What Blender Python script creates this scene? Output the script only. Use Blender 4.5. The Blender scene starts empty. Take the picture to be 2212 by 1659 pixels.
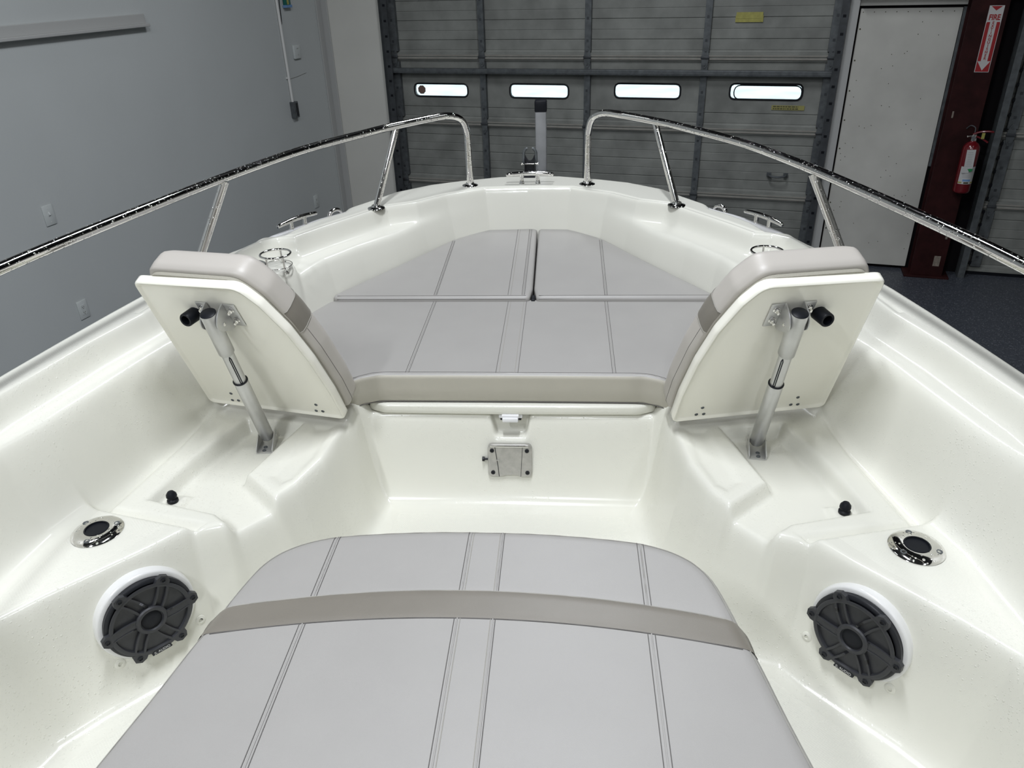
import bpy, bmesh, math, random
import numpy as np
from mathutils import Matrix, Vector
random.seed(7); rng = np.random.default_rng(7)
C = bpy.context.scene.collection
SC = bpy.context.scene
PI = math.pi
H = 2.45                                   # camera height above the shop floor; boat coordinates are measured from the camera height

# ------------------------------------------------------------------ camera
cam_d = bpy.data.cameras.new('camera'); cam = bpy.data.objects.new('camera', cam_d); C.objects.link(cam)
cam_d.sensor_fit = 'HORIZONTAL'; cam_d.sensor_width = 36.0
cam_d.lens = 36.0 * 1660.0 / 2212.0
cam_d.clip_start = 0.02
Rm = Matrix(((0.99761127, 0.00578615, -0.06883518), (0.06322316, -0.47796435, 0.87610097), (-0.02783151, -0.87836018, -0.47718844)))
# columns: image right, image down, forward -> blender camera axes right, up, back
M = Matrix(((Rm[0][0], -Rm[0][1], -Rm[0][2], .169), (Rm[1][0], -Rm[1][1], -Rm[1][2], 0), (Rm[2][0], -Rm[2][1], -Rm[2][2], H), (0, 0, 0, 1)))
cam.matrix_world = M
SC.camera = cam

# ------------------------------------------------------------------ world, exposure
SC.view_settings.view_transform = 'Standard'; SC.view_settings.look = 'None'
SC.view_settings.gamma = 1.0; SC.view_settings.use_curve_mapping = False
SC.view_settings.exposure = -1.62
w = bpy.data.worlds.new('daylight'); SC.world = w; w.use_nodes = True
w.node_tree.nodes['Background'].inputs[0].default_value = (.80, .92, 1.0, 1)
w.node_tree.nodes['Background'].inputs[1].default_value = 6.5
SC.cycles.max_bounces = 10; SC.cycles.diffuse_bounces = 6; SC.cycles.glossy_bounces = 5
SC.cycles.sample_clamp_indirect = 6.0
SC.cycles.caustics_reflective = False; SC.cycles.caustics_refractive = False

# building frame: a = to the right along the door wall, b = towards the door wall
TH = math.radians(14.2)
def BP(a, b, h): return (.169 + a*math.cos(TH) + b*math.sin(TH), -a*math.sin(TH) + b*math.cos(TH), h)
LIGHTS = [  # x, y, length, width, power  (boat frame), hung from the ceiling
    (-1.75, -1.25, 1.2, .20, 310), (-.05, 1.3, 1.2, .16, 350), (2.3, -1.2, 1.2, .2, 90), (.3, 4.4, 1.2, .30, 200),
    (-2.7, 2.6, 1.2, .30, 10), (3.3, 2.9, 1.2, .30, 15), (.3, -3.4, 1.2, .30, 225)]
CEIL = 4.8

# ------------------------------------------------------------------ materials
def newmat(name):
    m = bpy.data.materials.new(name); m.use_nodes = True
    return m, m.node_tree.nodes, m.node_tree.links, m.node_tree.nodes['Principled BSDF']
def mat(name, col, rough=.5, metal=0., noise=None, bump=None, coat=0., var=0., emit=None, spec=.5):
    m, N, L, P = newmat(name)
    P.inputs['Base Color'].default_value = (*col, 1); P.inputs['Roughness'].default_value = rough
    P.inputs['Metallic'].default_value = metal; P.inputs['Coat Weight'].default_value = coat; P.inputs['Specular IOR Level'].default_value = spec
    P.inputs['Coat Roughness'].default_value = .08
    tc = N.new('ShaderNodeTexCoord')
    if var:
        n = N.new('ShaderNodeTexNoise'); n.inputs['Scale'].default_value = noise or 6; n.inputs['Detail'].default_value = 6
        L.new(tc.outputs['Object'], n.inputs['Vector'])
        r = N.new('ShaderNodeMapRange'); r.inputs[1].default_value = .3; r.inputs[2].default_value = .7
        r.inputs[3].default_value = 1-var; r.inputs[4].default_value = 1+var
        L.new(n.outputs[0], r.inputs[0])
        v = N.new('ShaderNodeVectorMath'); v.operation = 'SCALE'; v.inputs[0].default_value = col
        L.new(r.outputs[0], v.inputs['Scale']); L.new(v.outputs[0], P.inputs['Base Color'])
    if bump:
        n = N.new('ShaderNodeTexNoise'); n.inputs['Scale'].default_value = bump[0]; n.inputs['Detail'].default_value = 4
        L.new(tc.outputs['Object'], n.inputs['Vector'])
        b = N.new('ShaderNodeBump'); b.inputs['Distance'].default_value = bump[1]; b.inputs['Strength'].default_value = 1
        L.new(n.outputs[0], b.inputs['Height']); L.new(b.outputs[0], P.inputs['Normal'])
    if emit:
        P.inputs['Emission Color'].default_value = (*emit[0], 1); P.inputs['Emission Strength'].default_value = emit[1]
    return m
def droplet_nodes(N, L, tc, scale, keep, rad):
    """height field of scattered round water beads"""
    v = N.new('ShaderNodeTexVoronoi'); v.inputs['Scale'].default_value = scale; v.inputs['Randomness'].default_value = 1
    L.new(tc.outputs['Object'], v.inputs['Vector'])
    sp = N.new('ShaderNodeSeparateColor'); L.new(v.outputs['Color'], sp.inputs[0])
    g = N.new('ShaderNodeMath'); g.operation = 'GREATER_THAN'; g.inputs[1].default_value = keep; L.new(sp.outputs[0], g.inputs[0])
    rr = N.new('ShaderNodeMath'); rr.operation = 'MULTIPLY'; rr.inputs[1].default_value = rad; L.new(sp.outputs[1], rr.inputs[0])
    s = N.new('ShaderNodeMath'); s.operation = 'SUBTRACT'; L.new(rr.outputs[0], s.inputs[0]); L.new(v.outputs['Distance'], s.inputs[1])
    s.use_clamp = True
    q = N.new('ShaderNodeMath'); q.operation = 'POWER'; q.inputs[1].default_value = .5; L.new(s.outputs[0], q.inputs[0])
    o = N.new('ShaderNodeMath'); o.operation = 'MULTIPLY'; L.new(q.outputs[0], o.inputs[0]); L.new(g.outputs[0], o.inputs[1])
    return o
def gelcoat(name, col, drops=True, nonskid=False, rough=.2):
    m, N, L, P = newmat(name)
    P.inputs['Base Color'].default_value = (*col, 1); P.inputs['Roughness'].default_value = rough
    P.inputs['Coat Weight'].default_value = .2; P.inputs['Coat Roughness'].default_value = .08
    tc = N.new('ShaderNodeTexCoord'); h = None
    if drops:
        a = droplet_nodes(N, L, tc, 175, .55, .48); b = droplet_nodes(N, L, tc, 330, .45, .45)
        k = N.new('ShaderNodeMath'); k.operation = 'MULTIPLY_ADD'; k.inputs[1].default_value = .45
        L.new(b.outputs[0], k.inputs[0]); L.new(a.outputs[0], k.inputs[2]); h = k
        # patches with more and fewer beads
        n = N.new('ShaderNodeTexNoise'); n.inputs['Scale'].default_value = 3.2; L.new(tc.outputs['Object'], n.inputs['Vector'])
        r = N.new('ShaderNodeMapRange'); r.inputs[1].default_value = .38; r.inputs[2].default_value = .60; L.new(n.outputs[0], r.inputs[0])
        sy = N.new('ShaderNodeSeparateXYZ'); L.new(tc.outputs['Object'], sy.inputs[0]); ry = N.new('ShaderNodeMapRange'); ry.inputs[1].default_value = 1.5; ry.inputs[2].default_value = 2.6; ry.inputs[3].default_value = 1; ry.inputs[4].default_value = .15; L.new(sy.outputs[1], ry.inputs[0])
        rm = N.new('ShaderNodeMath'); rm.operation = 'MULTIPLY'; L.new(r.outputs[0], rm.inputs[0]); L.new(ry.outputs[0], rm.inputs[1]); r = rm
        x = N.new('ShaderNodeMath'); x.operation = 'MULTIPLY'; L.new(h.outputs[0], x.inputs[0]); L.new(r.outputs[0], x.inputs[1]); h = x
        sc = N.new('ShaderNodeMath'); sc.operation = 'MULTIPLY'; sc.inputs[1].default_value = .0011; L.new(h.outputs[0], sc.inputs[0]); h = sc
    if nonskid:
        sx = N.new('ShaderNodeSeparateXYZ'); L.new(tc.outputs['Object'], sx.inputs[0])
        outs = []
        for ax, fr in ((0, 2*PI/.0075), (1, 2*PI/.0075)):
            mu = N.new('ShaderNodeMath'); mu.operation = 'MULTIPLY'; mu.inputs[1].default_value = fr; L.new(sx.outputs[ax], mu.inputs[0])
            si = N.new('ShaderNodeMath'); si.operation = 'SINE'; L.new(mu.outputs[0], si.inputs[0]); outs.append(si)
        p = N.new('ShaderNodeMath'); p.operation = 'MULTIPLY'; L.new(outs[0].outputs[0], p.inputs[0]); L.new(outs[1].outputs[0], p.inputs[1])
        at = N.new('ShaderNodeAttribute'); at.attribute_name = 'nonskid'
        q = N.new('ShaderNodeMath'); q.operation = 'MULTIPLY'; L.new(p.outputs[0], q.inputs[0]); L.new(at.outputs['Fac'], q.inputs[1])
        q2 = N.new('ShaderNodeMath'); q2.operation = 'MULTIPLY_ADD'; q2.inputs[1].default_value = .0002; L.new(q.outputs[0], q2.inputs[0])
        if h: L.new(h.outputs[0], q2.inputs[2])
        else: q2.inputs[2].default_value = 0
        h = q2
        r2 = N.new('ShaderNodeMapRange'); r2.inputs[3].default_value = rough; r2.inputs[4].default_value = .45
        L.new(at.outputs['Fac'], r2.inputs[0]); L.new(r2.outputs[0], P.inputs['Roughness'])
        r3 = N.new('ShaderNodeMapRange'); r3.inputs[3].default_value = .2; r3.inputs[4].default_value = .0
        L.new(at.outputs['Fac'], r3.inputs[0]); L.new(r3.outputs[0], P.inputs['Coat Weight'])
    if h:
        b = N.new('ShaderNodeBump'); b.inputs['Distance'].default_value = 1.0; b.inputs['Strength'].default_value = 1.0
        L.new(h.outputs[0], b.inputs['Height']); L.new(b.outputs[0], P.inputs['Normal']); L.new(b.outputs[0], P.inputs['Coat Normal'])
    return m
def chrome(name, drops=True, col=(.78, .77, .75), rough=.07):
    m, N, L, P = newmat(name)
    P.inputs['Base Color'].default_value = (*col, 1); P.inputs['Metallic'].default_value = 1; P.inputs['Roughness'].default_value = rough
    if drops:
        tc = N.new('ShaderNodeTexCoord'); a = droplet_nodes(N, L, tc, 150, .35, .5)
        sc = N.new('ShaderNodeMath'); sc.operation = 'MULTIPLY'; sc.inputs[1].default_value = .0025; L.new(a.outputs[0], sc.inputs[0])
        b = N.new('ShaderNodeBump'); b.inputs['Distance'].default_value = 1; L.new(sc.outputs[0], b.inputs['Height']); L.new(b.outputs[0], P.inputs['Normal'])
    return m
GEL = (.665, .66, .595)
m_gel = gelcoat('gelcoat_liner', GEL, True, True)
m_gelc = gelcoat('gelcoat_clean', GEL, False, False)
m_panel = gelcoat('backrest_panel_gelcoat', (.84, .825, .74), False)
m_gelw = gelcoat('gelcoat_white', (.66, .66, .65), False)
m_hull = mat('gelcoat_hull', (.80, .80, .78), .25, coat=.3)
m_vinyl = mat('grey_vinyl', (.300, .291, .277), .42, bump=(900, .00022), var=.02, noise=9)
m_pad = mat('pad_vinyl', (.43, .405, .37), .40, bump=(900, .0002), var=.015, noise=9)
m_tan = mat('tan_vinyl', (.170, .156, .132), .36, bump=(900, .0002), var=.03, noise=12)
m_beige = mat('beige_vinyl', (.40, .38, .325), .42, bump=(900, .0002), var=.02, noise=12)
m_thread = mat('dark_thread', (.10, .095, .09), .8)
m_threadl = mat('pale_thread', (.30, .29, .26), .8)
m_welt = mat('vinyl_welt', (.30, .291, .277), .4)
m_mesh = mat('mesh_cloth', (.36, .345, .29), .8, bump=(600, .002))
m_chrome = chrome('wet_stainless'); m_chrd = chrome('stainless', False)
m_alu = mat('satin_aluminium', (.56, .56, .55), .38, metal=.75, var=.04, noise=30)
m_plate = mat('brushed_plate', (.46, .45, .43), .33, metal=.75, var=.10, noise=60)
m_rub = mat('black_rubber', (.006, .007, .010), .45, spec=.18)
m_blk = mat('black_plastic', (.012, .013, .016), .38, spec=.30)
m_cone = mat('speaker_cone', (.030, .031, .034), .28, spec=.5)
m_gril = mat('grille_plastic', (.028, .029, .033), .42, spec=.45)
m_dust = mat('dust_cap', (.010, .011, .014), .6, spec=.2)
m_latch = mat('latch_plastic', (.72, .72, .74), .3)
m_wallL = mat('paint_wall_grey', (.50, .525, .52), .62, var=.03, noise=1.2, bump=(60, .0006))
m_wallF = mat('paint_wall_white', (.62, .615, .57), .6, var=.05, noise=1.5)
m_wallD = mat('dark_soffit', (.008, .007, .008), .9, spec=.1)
m_ceil = mat('ceiling_paint', (.06, .06, .065), .9)
m_trim = mat('trim_paint', (.42, .425, .415), .5)
m_door = mat('door_sheet', (.205, .212, .196), .7, var=.22, noise=5)
m_doorb = mat('door_ridge', (.26, .25, .225), .95, var=.10, noise=14)
m_galv = mat('dark_galvanised', (.105, .115, .12), .5, metal=.4, var=.25, noise=22)
m_track = mat('door_track', (.055, .06, .065), .5, metal=.4, var=.2, noise=18)
m_red = mat('red_oxide_steel', (.024, .006, .006), .6, spec=.15, var=.35, noise=9)
m_rust = mat('bare_patch', (.20, .17, .14), .8, var=.3, noise=60)
m_plastic = mat('white_plate', (.54, .57, .56), .4)
m_cond = mat('white_conduit', (.66, .66, .64), .4)
m_frp = mat('white_panel', (.52, .515, .475), .5, var=.15, noise=1.9)
m_green = mat('green_plastic', (.01, .12, .10), .4)
m_yel = mat('yellow_film', (.33, .31, .08), .4, var=.15, noise=30)
m_ylab = mat('yellow_label', (.30, .28, .09), .5)
m_ink = mat('dark_ink', (.06, .055, .03), .7)
m_signr = mat('sign_red', (.30, .012, .016), .4); m_signw = mat('sign_white', (.50, .49, .48), .4)
m_ext = mat('extinguisher_red', (.13, .006, .010), .22, coat=.4)
m_tagw = mat('paper_tag', (.50, .50, .49), .6); m_tagg = mat('green_tag', (.02, .22, .07), .6); m_tagb = mat('blue_print', (.15, .28, .50), .6)
m_grey = mat('grey_print', (.30, .30, .31), .7)
m_post = mat('trailer_grey', (.22, .225, .23), .5, metal=.3, var=.1, noise=14)
m_hullr = mat('rub_rail', (.62, .62, .62), .4)
m_fix = mat('fixture_white', (.7, .7, .7), .4); m_diff = mat('diffuser', (.9, .9, .9), .5, emit=((1, .98, .95), 6))
m_tyre = mat('tyre_rubber', (.02, .02, .02), .8)
m_outg = mat('outdoor_concrete', (.62, .62, .60), .8, var=.15, noise=1.5)
m_stop = mat('sign_back', (.16, .10, .08), .7)
# floor: dark blue-grey epoxy with flakes
m_floor, N_, L_, P_ = newmat('floor_epoxy')
tc_ = N_.new('ShaderNodeTexCoord'); v_ = N_.new('ShaderNodeTexVoronoi'); v_.inputs['Scale'].default_value = 160; L_.new(tc_.outputs['Object'], v_.inputs['Vector'])
sc_ = N_.new('ShaderNodeSeparateColor'); L_.new(v_.outputs['Color'], sc_.inputs[0])
cr_ = N_.new('ShaderNodeValToRGB'); L_.new(sc_.outputs[0], cr_.inputs[0])
cr_.color_ramp.interpolation = 'CONSTANT'
e = cr_.color_ramp.elements; e[0].color = (.062, .070, .086, 1); e[1].position = .72; e[1].color = (.042, .048, .06, 1)
e2 = cr_.color_ramp.elements.new(.93); e2.color = (.16, .17, .19, 1)
L_.new(cr_.outputs[0], P_.inputs['Base Color']); P_.inputs['Roughness'].default_value = .42
m_glass, N_, L_, P_ = newmat('pane')
P_.inputs['Base Color'].default_value = (.9, .97, .98, 1); P_.inputs['Roughness'].default_value = .02; P_.inputs['Transmission Weight'].default_value = 1; P_.inputs['IOR'].default_value = 1.02

# ------------------------------------------------------------------ mesh helpers
class MB:
    def __init__(s): s.v = []; s.f = []; s.m = []
    def add(s, vs, fs, mi=0):
        o = len(s.v); s.v += [tuple(p) for p in vs]; s.f += [tuple(i+o for i in f) for f in fs]; s.m += [mi]*len(fs); return s
    def xf(s, fn): s.v = [tuple(fn(*p)) for p in s.v]; return s
def frame(o, z, x=None):
    """local->world matrix with local Z along z"""
    z = Vector(z).normalized()
    if x is None: x = Vector((1, 0, 0)) if abs(z.x) < .9 else Vector((0, 1, 0))
    x = Vector(x); x = (x - z*x.dot(z)).normalized(); y = z.cross(x)
    return Matrix(((x.x, y.x, z.x, o[0]), (x.y, y.y, z.y, o[1]), (x.z, y.z, z.z, o[2]), (0, 0, 0, 1)))
def obj(name, mb, mats, parent=None, smooth=35, flip=False, recalc=True):
    if not isinstance(mats, (list, tuple)): mats = [mats]
    me = bpy.data.meshes.new(name); me.from_pydata(mb.v, [], mb.f)
    for m in mats: me.materials.append(m)
    if len(mats) > 1: me.polygons.foreach_set('material_index', mb.m)
    if recalc:
        bm = bmesh.new(); bm.from_mesh(me); bmesh.ops.remove_doubles(bm, verts=bm.verts, dist=1e-6)
        bmesh.ops.recalc_face_normals(bm, faces=bm.faces); bm.to_mesh(me); bm.free()
    if smooth:
        me.polygons.foreach_set('use_smooth', [True]*len(me.polygons)); me.set_sharp_from_angle(angle=math.radians(smooth))
    me.update()
    o = bpy.data.objects.new(name, me); C.objects.link(o)
    if parent is not None:
        o.parent = parent
        if parent.type == 'EMPTY': o.matrix_parent_inverse = Matrix.Translation(-parent.location)
    return o
def tag(o, label=None, cat=None, group=None, kind=None):
    if label: o['label'] = label
    if cat: o['category'] = cat
    if group: o['group'] = group
    if kind: o['kind'] = kind
    return o
def thing(name, label, cat, loc, group=None):
    o = bpy.data.objects.new(name, None); C.objects.link(o); o.location = loc; o.empty_display_size = .1
    return tag(o, label, cat, group)
def T(M4, vs): return [tuple(M4 @ Vector(p)) for p in vs]
def box(mb, c, s, M4=None, r=0., mi=0, seg=2):
    bm = bmesh.new(); bmesh.ops.create_cube(bm, size=1)
    bmesh.ops.scale(bm, vec=s, verts=bm.verts)
    if r: bmesh.ops.bevel(bm, geom=bm.edges[:], offset=r, segments=seg, affect='EDGES', profile=.5)
    bm.verts.ensure_lookup_table()
    vs = [(v.co.x+c[0], v.co.y+c[1], v.co.z+c[2]) for v in bm.verts]; fs = [[v.index for v in f.verts] for f in bm.faces]
    bm.free(); return mb.add(T(M4, vs) if M4 else vs, fs, mi)
def lathe(mb, prof, M4, n=32, mi=0, close=False):
    """prof: list of (r, h)"""
    vs = []; fs = []
    for r, h in prof:
        for k in range(n): a = 2*PI*k/n; vs.append((r*math.cos(a), r*math.sin(a), h))
    m = len(prof)
    for i in range(m if close else m-1):
        j = (i+1) % m
        for k in range(n): k2 = (k+1) % n; fs.append((i*n+k, i*n+k2, j*n+k2, j*n+k))
    if not close:
        if prof[0][0] > 1e-6: fs.append(tuple(range(n))[::-1])
        if prof[-1][0] > 1e-6: fs.append(tuple((m-1)*n+k for k in range(n)))
    return mb.add(T(M4, vs), fs, mi)
def cyl(mb, p0, p1, r, n=20, r1=None, mi=0):
    p0 = Vector(p0); d = Vector(p1)-p0
    return lathe(mb, [(r, 0), (r if r1 is None else r1, d.length)], frame(p0, d), n, mi)
def tube(mb, pts, r, n=12, closed=False, mi=0, caps=True):
    P = [Vector(p) for p in pts]; m = len(P); rs = r if isinstance(r, (list, tuple)) else [r]*m
    vs = []; fs = []; prev = None
    for i in range(m):
        if closed: t = P[(i+1) % m]-P[i-1]
        else: t = P[min(i+1, m-1)]-P[max(i-1, 0)]
        t.normalize()
        if prev is None: x = t.orthogonal().normalized()
        else: x = (prev - t*prev.dot(t)).normalized()
        prev = x; y = t.cross(x)
        for k in range(n): a = 2*PI*k/n; vs.append(P[i] + (x*math.cos(a)+y*math.sin(a))*rs[i])
    for i in range(m if closed else m-1):
        j = (i+1) % m
        for k in range(n): k2 = (k+1) % n; fs.append((i*n+k, i*n+k2, j*n+k2, j*n+k))
    if caps and not closed: fs.append(tuple(range(n))[::-1]); fs.append(tuple((m-1)*n+k for k in range(n)))
    return mb.add(vs, fs, mi)
def spline(pts, n=8, closed=False):
    """catmull-rom through points"""
    P = [np.array(p, float) for p in pts]; m = len(P); out = []
    for i in range(m if closed else m-1):
        if closed: a, b, c, d = P[i-1], P[i], P[(i+1) % m], P[(i+2) % m]
        else: a, b, c, d = P[max(i-1, 0)], P[i], P[i+1], P[min(i+2, m-1)]
        for k in range(n):
            t = k/n; out.append(.5*((2*b)+(-a+c)*t+(2*a-5*b+4*c-d)*t*t+(-a+3*b-3*c+d)*t**3))
    if not closed: out.append(P[-1])
    return out
def round_poly(pts, rads, seg=8):
    out = []; n = len(pts)
    for i in range(n):
        p = np.array(pts[i], float); a = np.array(pts[i-1], float)-p; b = np.array(pts[(i+1) % n], float)-p
        la, lb = np.linalg.norm(a), np.linalg.norm(b); r = rads[i] if isinstance(rads, (list, tuple)) else rads
        if r <= 0: out.append(p); continue
        a /= la; b /= lb; ang = math.acos(max(-1, min(1, a@b))); t = min(r/math.tan(ang/2), la*.49, lb*.49)
        p0 = p+a*t; p1 = p+b*t
        for k in range(seg+1):
            s = k/seg; out.append((1-s)**2*p0+2*s*(1-s)*p+s*s*p1)
    return out
def resample(pts, step, closed=True):
    P = np.array(pts, float)
    if closed: P = np.vstack([P, P[:1]])
    d = np.r_[0, np.cumsum(np.linalg.norm(np.diff(P, axis=0), axis=1))]
    n = max(8, int(d[-1]/step)); s = np.linspace(0, d[-1], n, endpoint=not closed)
    if closed: s = s[:n]
    return np.stack([np.interp(s, d, P[:, k]) for k in range(P.shape[1])], 1)
def inset(P, d):
    """inward offset of a closed polyline (any winding)"""
    t = sum(np.roll(P, -k, 0)-np.roll(P, k, 0) for k in (1, 2, 3)); t /= np.linalg.norm(t, axis=1)[:, None]+1e-12
    A = .5*np.sum(P[:, 0]*np.roll(P[:, 1], -1)-np.roll(P[:, 0], -1)*P[:, 1]); sg = 1 if A > 0 else -1
    nrm = np.stack([-t[:, 1], t[:, 0]], 1)*sg
    Q = P+nrm*d
    for _ in range(6 if d > .006 else 0): Q = .5*Q+.25*(np.roll(Q, 1, 0)+np.roll(Q, -1, 0))
    return Q
def ringsolid(mb, outline, prof, M4=None, zf=None, caps=(12, 12), step=.012, mats=None, cen=None):
    """outline: closed 2D; prof: list of (inset, height); rings then concentric caps. zf(x,y) is added to heights"""
    P = resample(outline, step); n = len(P); vs = []; rings = []
    c0 = np.array(cen) if cen is not None else P.mean(0)
    def put(Q, h, wgt=1.):
        i0 = len(vs)
        for q in Q: vs.append((q[0], q[1], h+(zf(q[0], q[1])*wgt if zf else 0)))
        rings.append(i0)
    if caps[0]:
        Q = inset(P, prof[0][0])
        for k in range(caps[0]): s = (k+.02)/caps[0]; put(c0+(Q-c0)*s, prof[0][1], 0 if zf else 1)
    nb = len(rings); hb = prof[0][1]; ht = prof[-1][1]
    for ins, h in prof:
        put(inset(P, ins), h, (h-hb)/(ht-hb) if zf else 1)
    if caps[1]:
        Q = inset(P, prof[-1][0])
        for k in range(caps[1]-1, -1, -1): s = (k+.02)/caps[1]; put(c0+(Q-c0)*s, prof[-1][1])
    for i in range(len(rings)-1):
        mi = mats[i-nb] if (mats and 0 <= i-nb < len(mats)) else (mats[-1] if mats and i >= nb else (mats[0] if mats else 0))
        fs = [(rings[i]+k, rings[i]+(k+1) % n, rings[i+1]+(k+1) % n, rings[i+1]+k) for k in range(n)]
        mb.f += [tuple(q+len(mb.v) for q in f) for f in fs]; mb.m += [mi]*n
    o = len(mb.v)
    vv = T(M4, vs) if M4 else vs
    mb.v += [tuple(p) for p in vv]
    mb.f.append(tuple(o+rings[0]+k for k in range(n))[::-1]); mb.m.append(mats[0] if mats else 0)
    mb.f.append(tuple(o+rings[-1]+k for k in range(n))); mb.m.append(mats[-1] if mats else 0)
    return mb
def quarter(r, h0, h1, seg=6, r_in=0.):
    """edge profile: up a side from h0 then quarter round of radius r to height h1"""
    return [(r_in, h0), (r_in, (h0+h1-r)/2), (r_in, h1-r)]+[(r_in+r*(1-math.cos(PI/2*k/seg)), h1-r+r*math.sin(PI/2*k/seg)) for k in range(1, seg+1)]
def extr(mb, outline, h0, h1, M4=None, mi=0):
    n = len(outline); vs = [(p[0], p[1], h0) for p in outline]+[(p[0], p[1], h1) for p in outline]
    fs = [(k, (k+1) % n, n+(k+1) % n, n+k) for k in range(n)]+[tuple(range(n))[::-1], tuple(range(n, 2*n))]
    return mb.add(T(M4, vs) if M4 else vs, fs, mi)
def text(name, s, size, M4, m, parent, depth=.0006, align='CENTER', sx=1., bold=0.):
    cu = bpy.data.curves.new(name, 'FONT'); cu.body = s; cu.size = size; cu.extrude = depth; cu.align_x = align; cu.align_y = 'CENTER'; cu.offset = bold
    t = bpy.data.objects.new(name, cu); C.objects.link(t); bpy.context.view_layer.update()
    me = bpy.data.meshes.new_from_object(t.evaluated_get(bpy.context.evaluated_depsgraph_get()))
    bpy.data.objects.remove(t); me.materials.clear(); me.materials.append(m); me.name = name
    me.transform(M4 @ Matrix.Diagonal((sx, 1, 1, 1)))
    o = bpy.data.objects.new(name, me); C.objects.link(o); o.parent = parent
    if parent is not None and parent.type == 'EMPTY': o.matrix_parent_inverse = Matrix.Translation(-parent.location)
    return o
def V(x, y, z): return (x, y, z+H)

# ================================================================== BUILDING
ca, sa = math.cos(TH), math.sin(TH)
MBD = Matrix(((ca, sa, 0, .169), (-sa, ca, 0, 0), (0, 0, 1, 0), (0, 0, 0, 1)))       # (a, b, h) -> world
def bbox3(mb, a0, a1, b0, b1, h0, h1, r=0, mi=0):
    return box(mb, ((a0+a1)/2, (b0+b1)/2, (h0+h1)/2), (abs(a1-a0), abs(b1-b0), abs(h1-h0)), MBD, r, mi)
def struct(name, mb, m, smooth=0, label=None):
    o = obj(name, mb, m, None, smooth); return tag(o, label=label, kind='structure')
AL, AR, BF, BR = -4.24, 6.2, 7.2, -5.6
struct('floor', bbox3(MB(), AL-.2, AR+.2, BR-.2, BF+.2, -.2, 0), m_floor, label='dark blue-grey speckled epoxy shop floor')
struct('ceiling', bbox3(MB(), AL-.2, AR+.2, BR-.2, BF+.2, CEIL+.02, CEIL+.2), m_ceil, label='ceiling of the workshop above the boat')
struct('wall_left', bbox3(MB(), AL-.15, AL, BR-.2, BF+.2, 0, CEIL+.02), m_wallL, label='plain grey painted wall on the left')
struct('wall_right', bbox3(MB(), AR, AR+.15, BR-.2, BF+.2, 0, CEIL+.02), m_wallF, label='workshop wall on the right side')
struct('wall_rear', bbox3(MB(), AL-.2, AR+.2, BR-.15, BR, 0, CEIL+.02), m_wallF, label='workshop wall behind the boat')
DH = 2.93
wf = MB()
bbox3(wf, AL-.1, -3.60, BF, BF+.15, 0, CEIL+.02)
struct('wall_front', wf, m_wallF, label='off-white painted wall strip left of the big roller door')
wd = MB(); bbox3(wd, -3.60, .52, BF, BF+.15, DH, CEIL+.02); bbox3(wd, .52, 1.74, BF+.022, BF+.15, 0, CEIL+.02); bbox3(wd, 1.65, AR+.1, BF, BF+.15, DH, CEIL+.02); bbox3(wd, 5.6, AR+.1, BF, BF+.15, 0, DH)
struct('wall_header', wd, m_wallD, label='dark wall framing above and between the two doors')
# corner boards
t1 = MB(); bbox3(t1, AL, AL+.075, BF-.018, BF, 0, CEIL, .004); bbox3(t1, AL, AL+.014, BF-.10, BF-.018, 0, CEIL, .003)
struct('trim_1', t1, m_trim, label='vertical corner board where grey wall meets white wall')
t2 = MB(); bbox3(t2, -3.61, -3.565, BF-.05, BF+.02, 0, DH)
struct('trim_2', t2, m_track, label='dark steel jamb at the left edge of the roller door')
t3 = MB(); bbox3(t3, .455, .53, BF-.05, BF+.02, 0, DH+.05, .003)
struct('trim_3', t3, m_trim, label='grey jamb angle at the right edge of the roller door')
# white panel between the doors, with its dark seam and fixing screws
pn = MB(); bbox3(pn, .545, 1.262, BF-.012, BF+.02, .03, 2.085, .003, 0)
bbox3(pn, .53, 1.32, BF-.008, BF+.02, 2.105, 2.16, 0, 0)
for k in range(46):
    a = .56+random.random()*.68; h = .1+random.random()*1.9; cyl(pn, BP(a, BF-.0125, h), BP(a, BF-.0135, h), .0035, 6, mi=1)
for k in range(9): cyl(pn, BP(.565+.08*k, BF-.0125, 2.06), BP(.565+.08*k, BF-.0135, 2.06), .004, 6, mi=1)
for k in range(9): cyl(pn, BP(.562, BF-.0125, .1+.23*k), BP(.562, BF-.0145, .1+.23*k), .006, 8, mi=1)
struct('wall_panel', pn, [m_frp, m_ink], label='scuffed white sheet panel screwed up beside the roller door')
pg = MB(); bbox3(pg, 1.266, 1.315, BF-.010, BF+.02, .9, 2.09)
struct('trim_4', pg, m_galv, label='worn grey strip between white panel and red steel post')
# red steel column (H section)
col = MB()
bbox3(col, 1.285, 1.535, BF-.16, BF-.146, .012, CEIL, .002); bbox3(col, 1.285, 1.535, BF-.03, BF-.016, .012, CEIL, .002)
bbox3(col, 1.404, 1.416, BF-.146, BF-.03, .012, CEIL); bbox3(col, 1.235, 1.585, BF-.20, BF-.0, 0, .018, .003)
for (a, h, ww, hh) in ((1.47, .10, .05, .09), (1.345, .45, .02, .06), (1.50, .34, .016, .05), (1.33, 1.31, .012, .05), (1.47, .42, .02, .07)):
    bbox3(col, a-ww/2, a+ww/2, BF-.1615, BF-.16, h, h+hh, 0, 1)
struct('trim_5', col, [m_red, m_rust], 0, label='dark red oxide steel column carrying the extinguisher')
cb = MB(); bbox3(cb, .5, 1.7, BF-.16, BF-.02, 2.19, 2.40); struct('trim_6', cb, m_red, label='dark red steel beam above the white panel')

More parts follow.
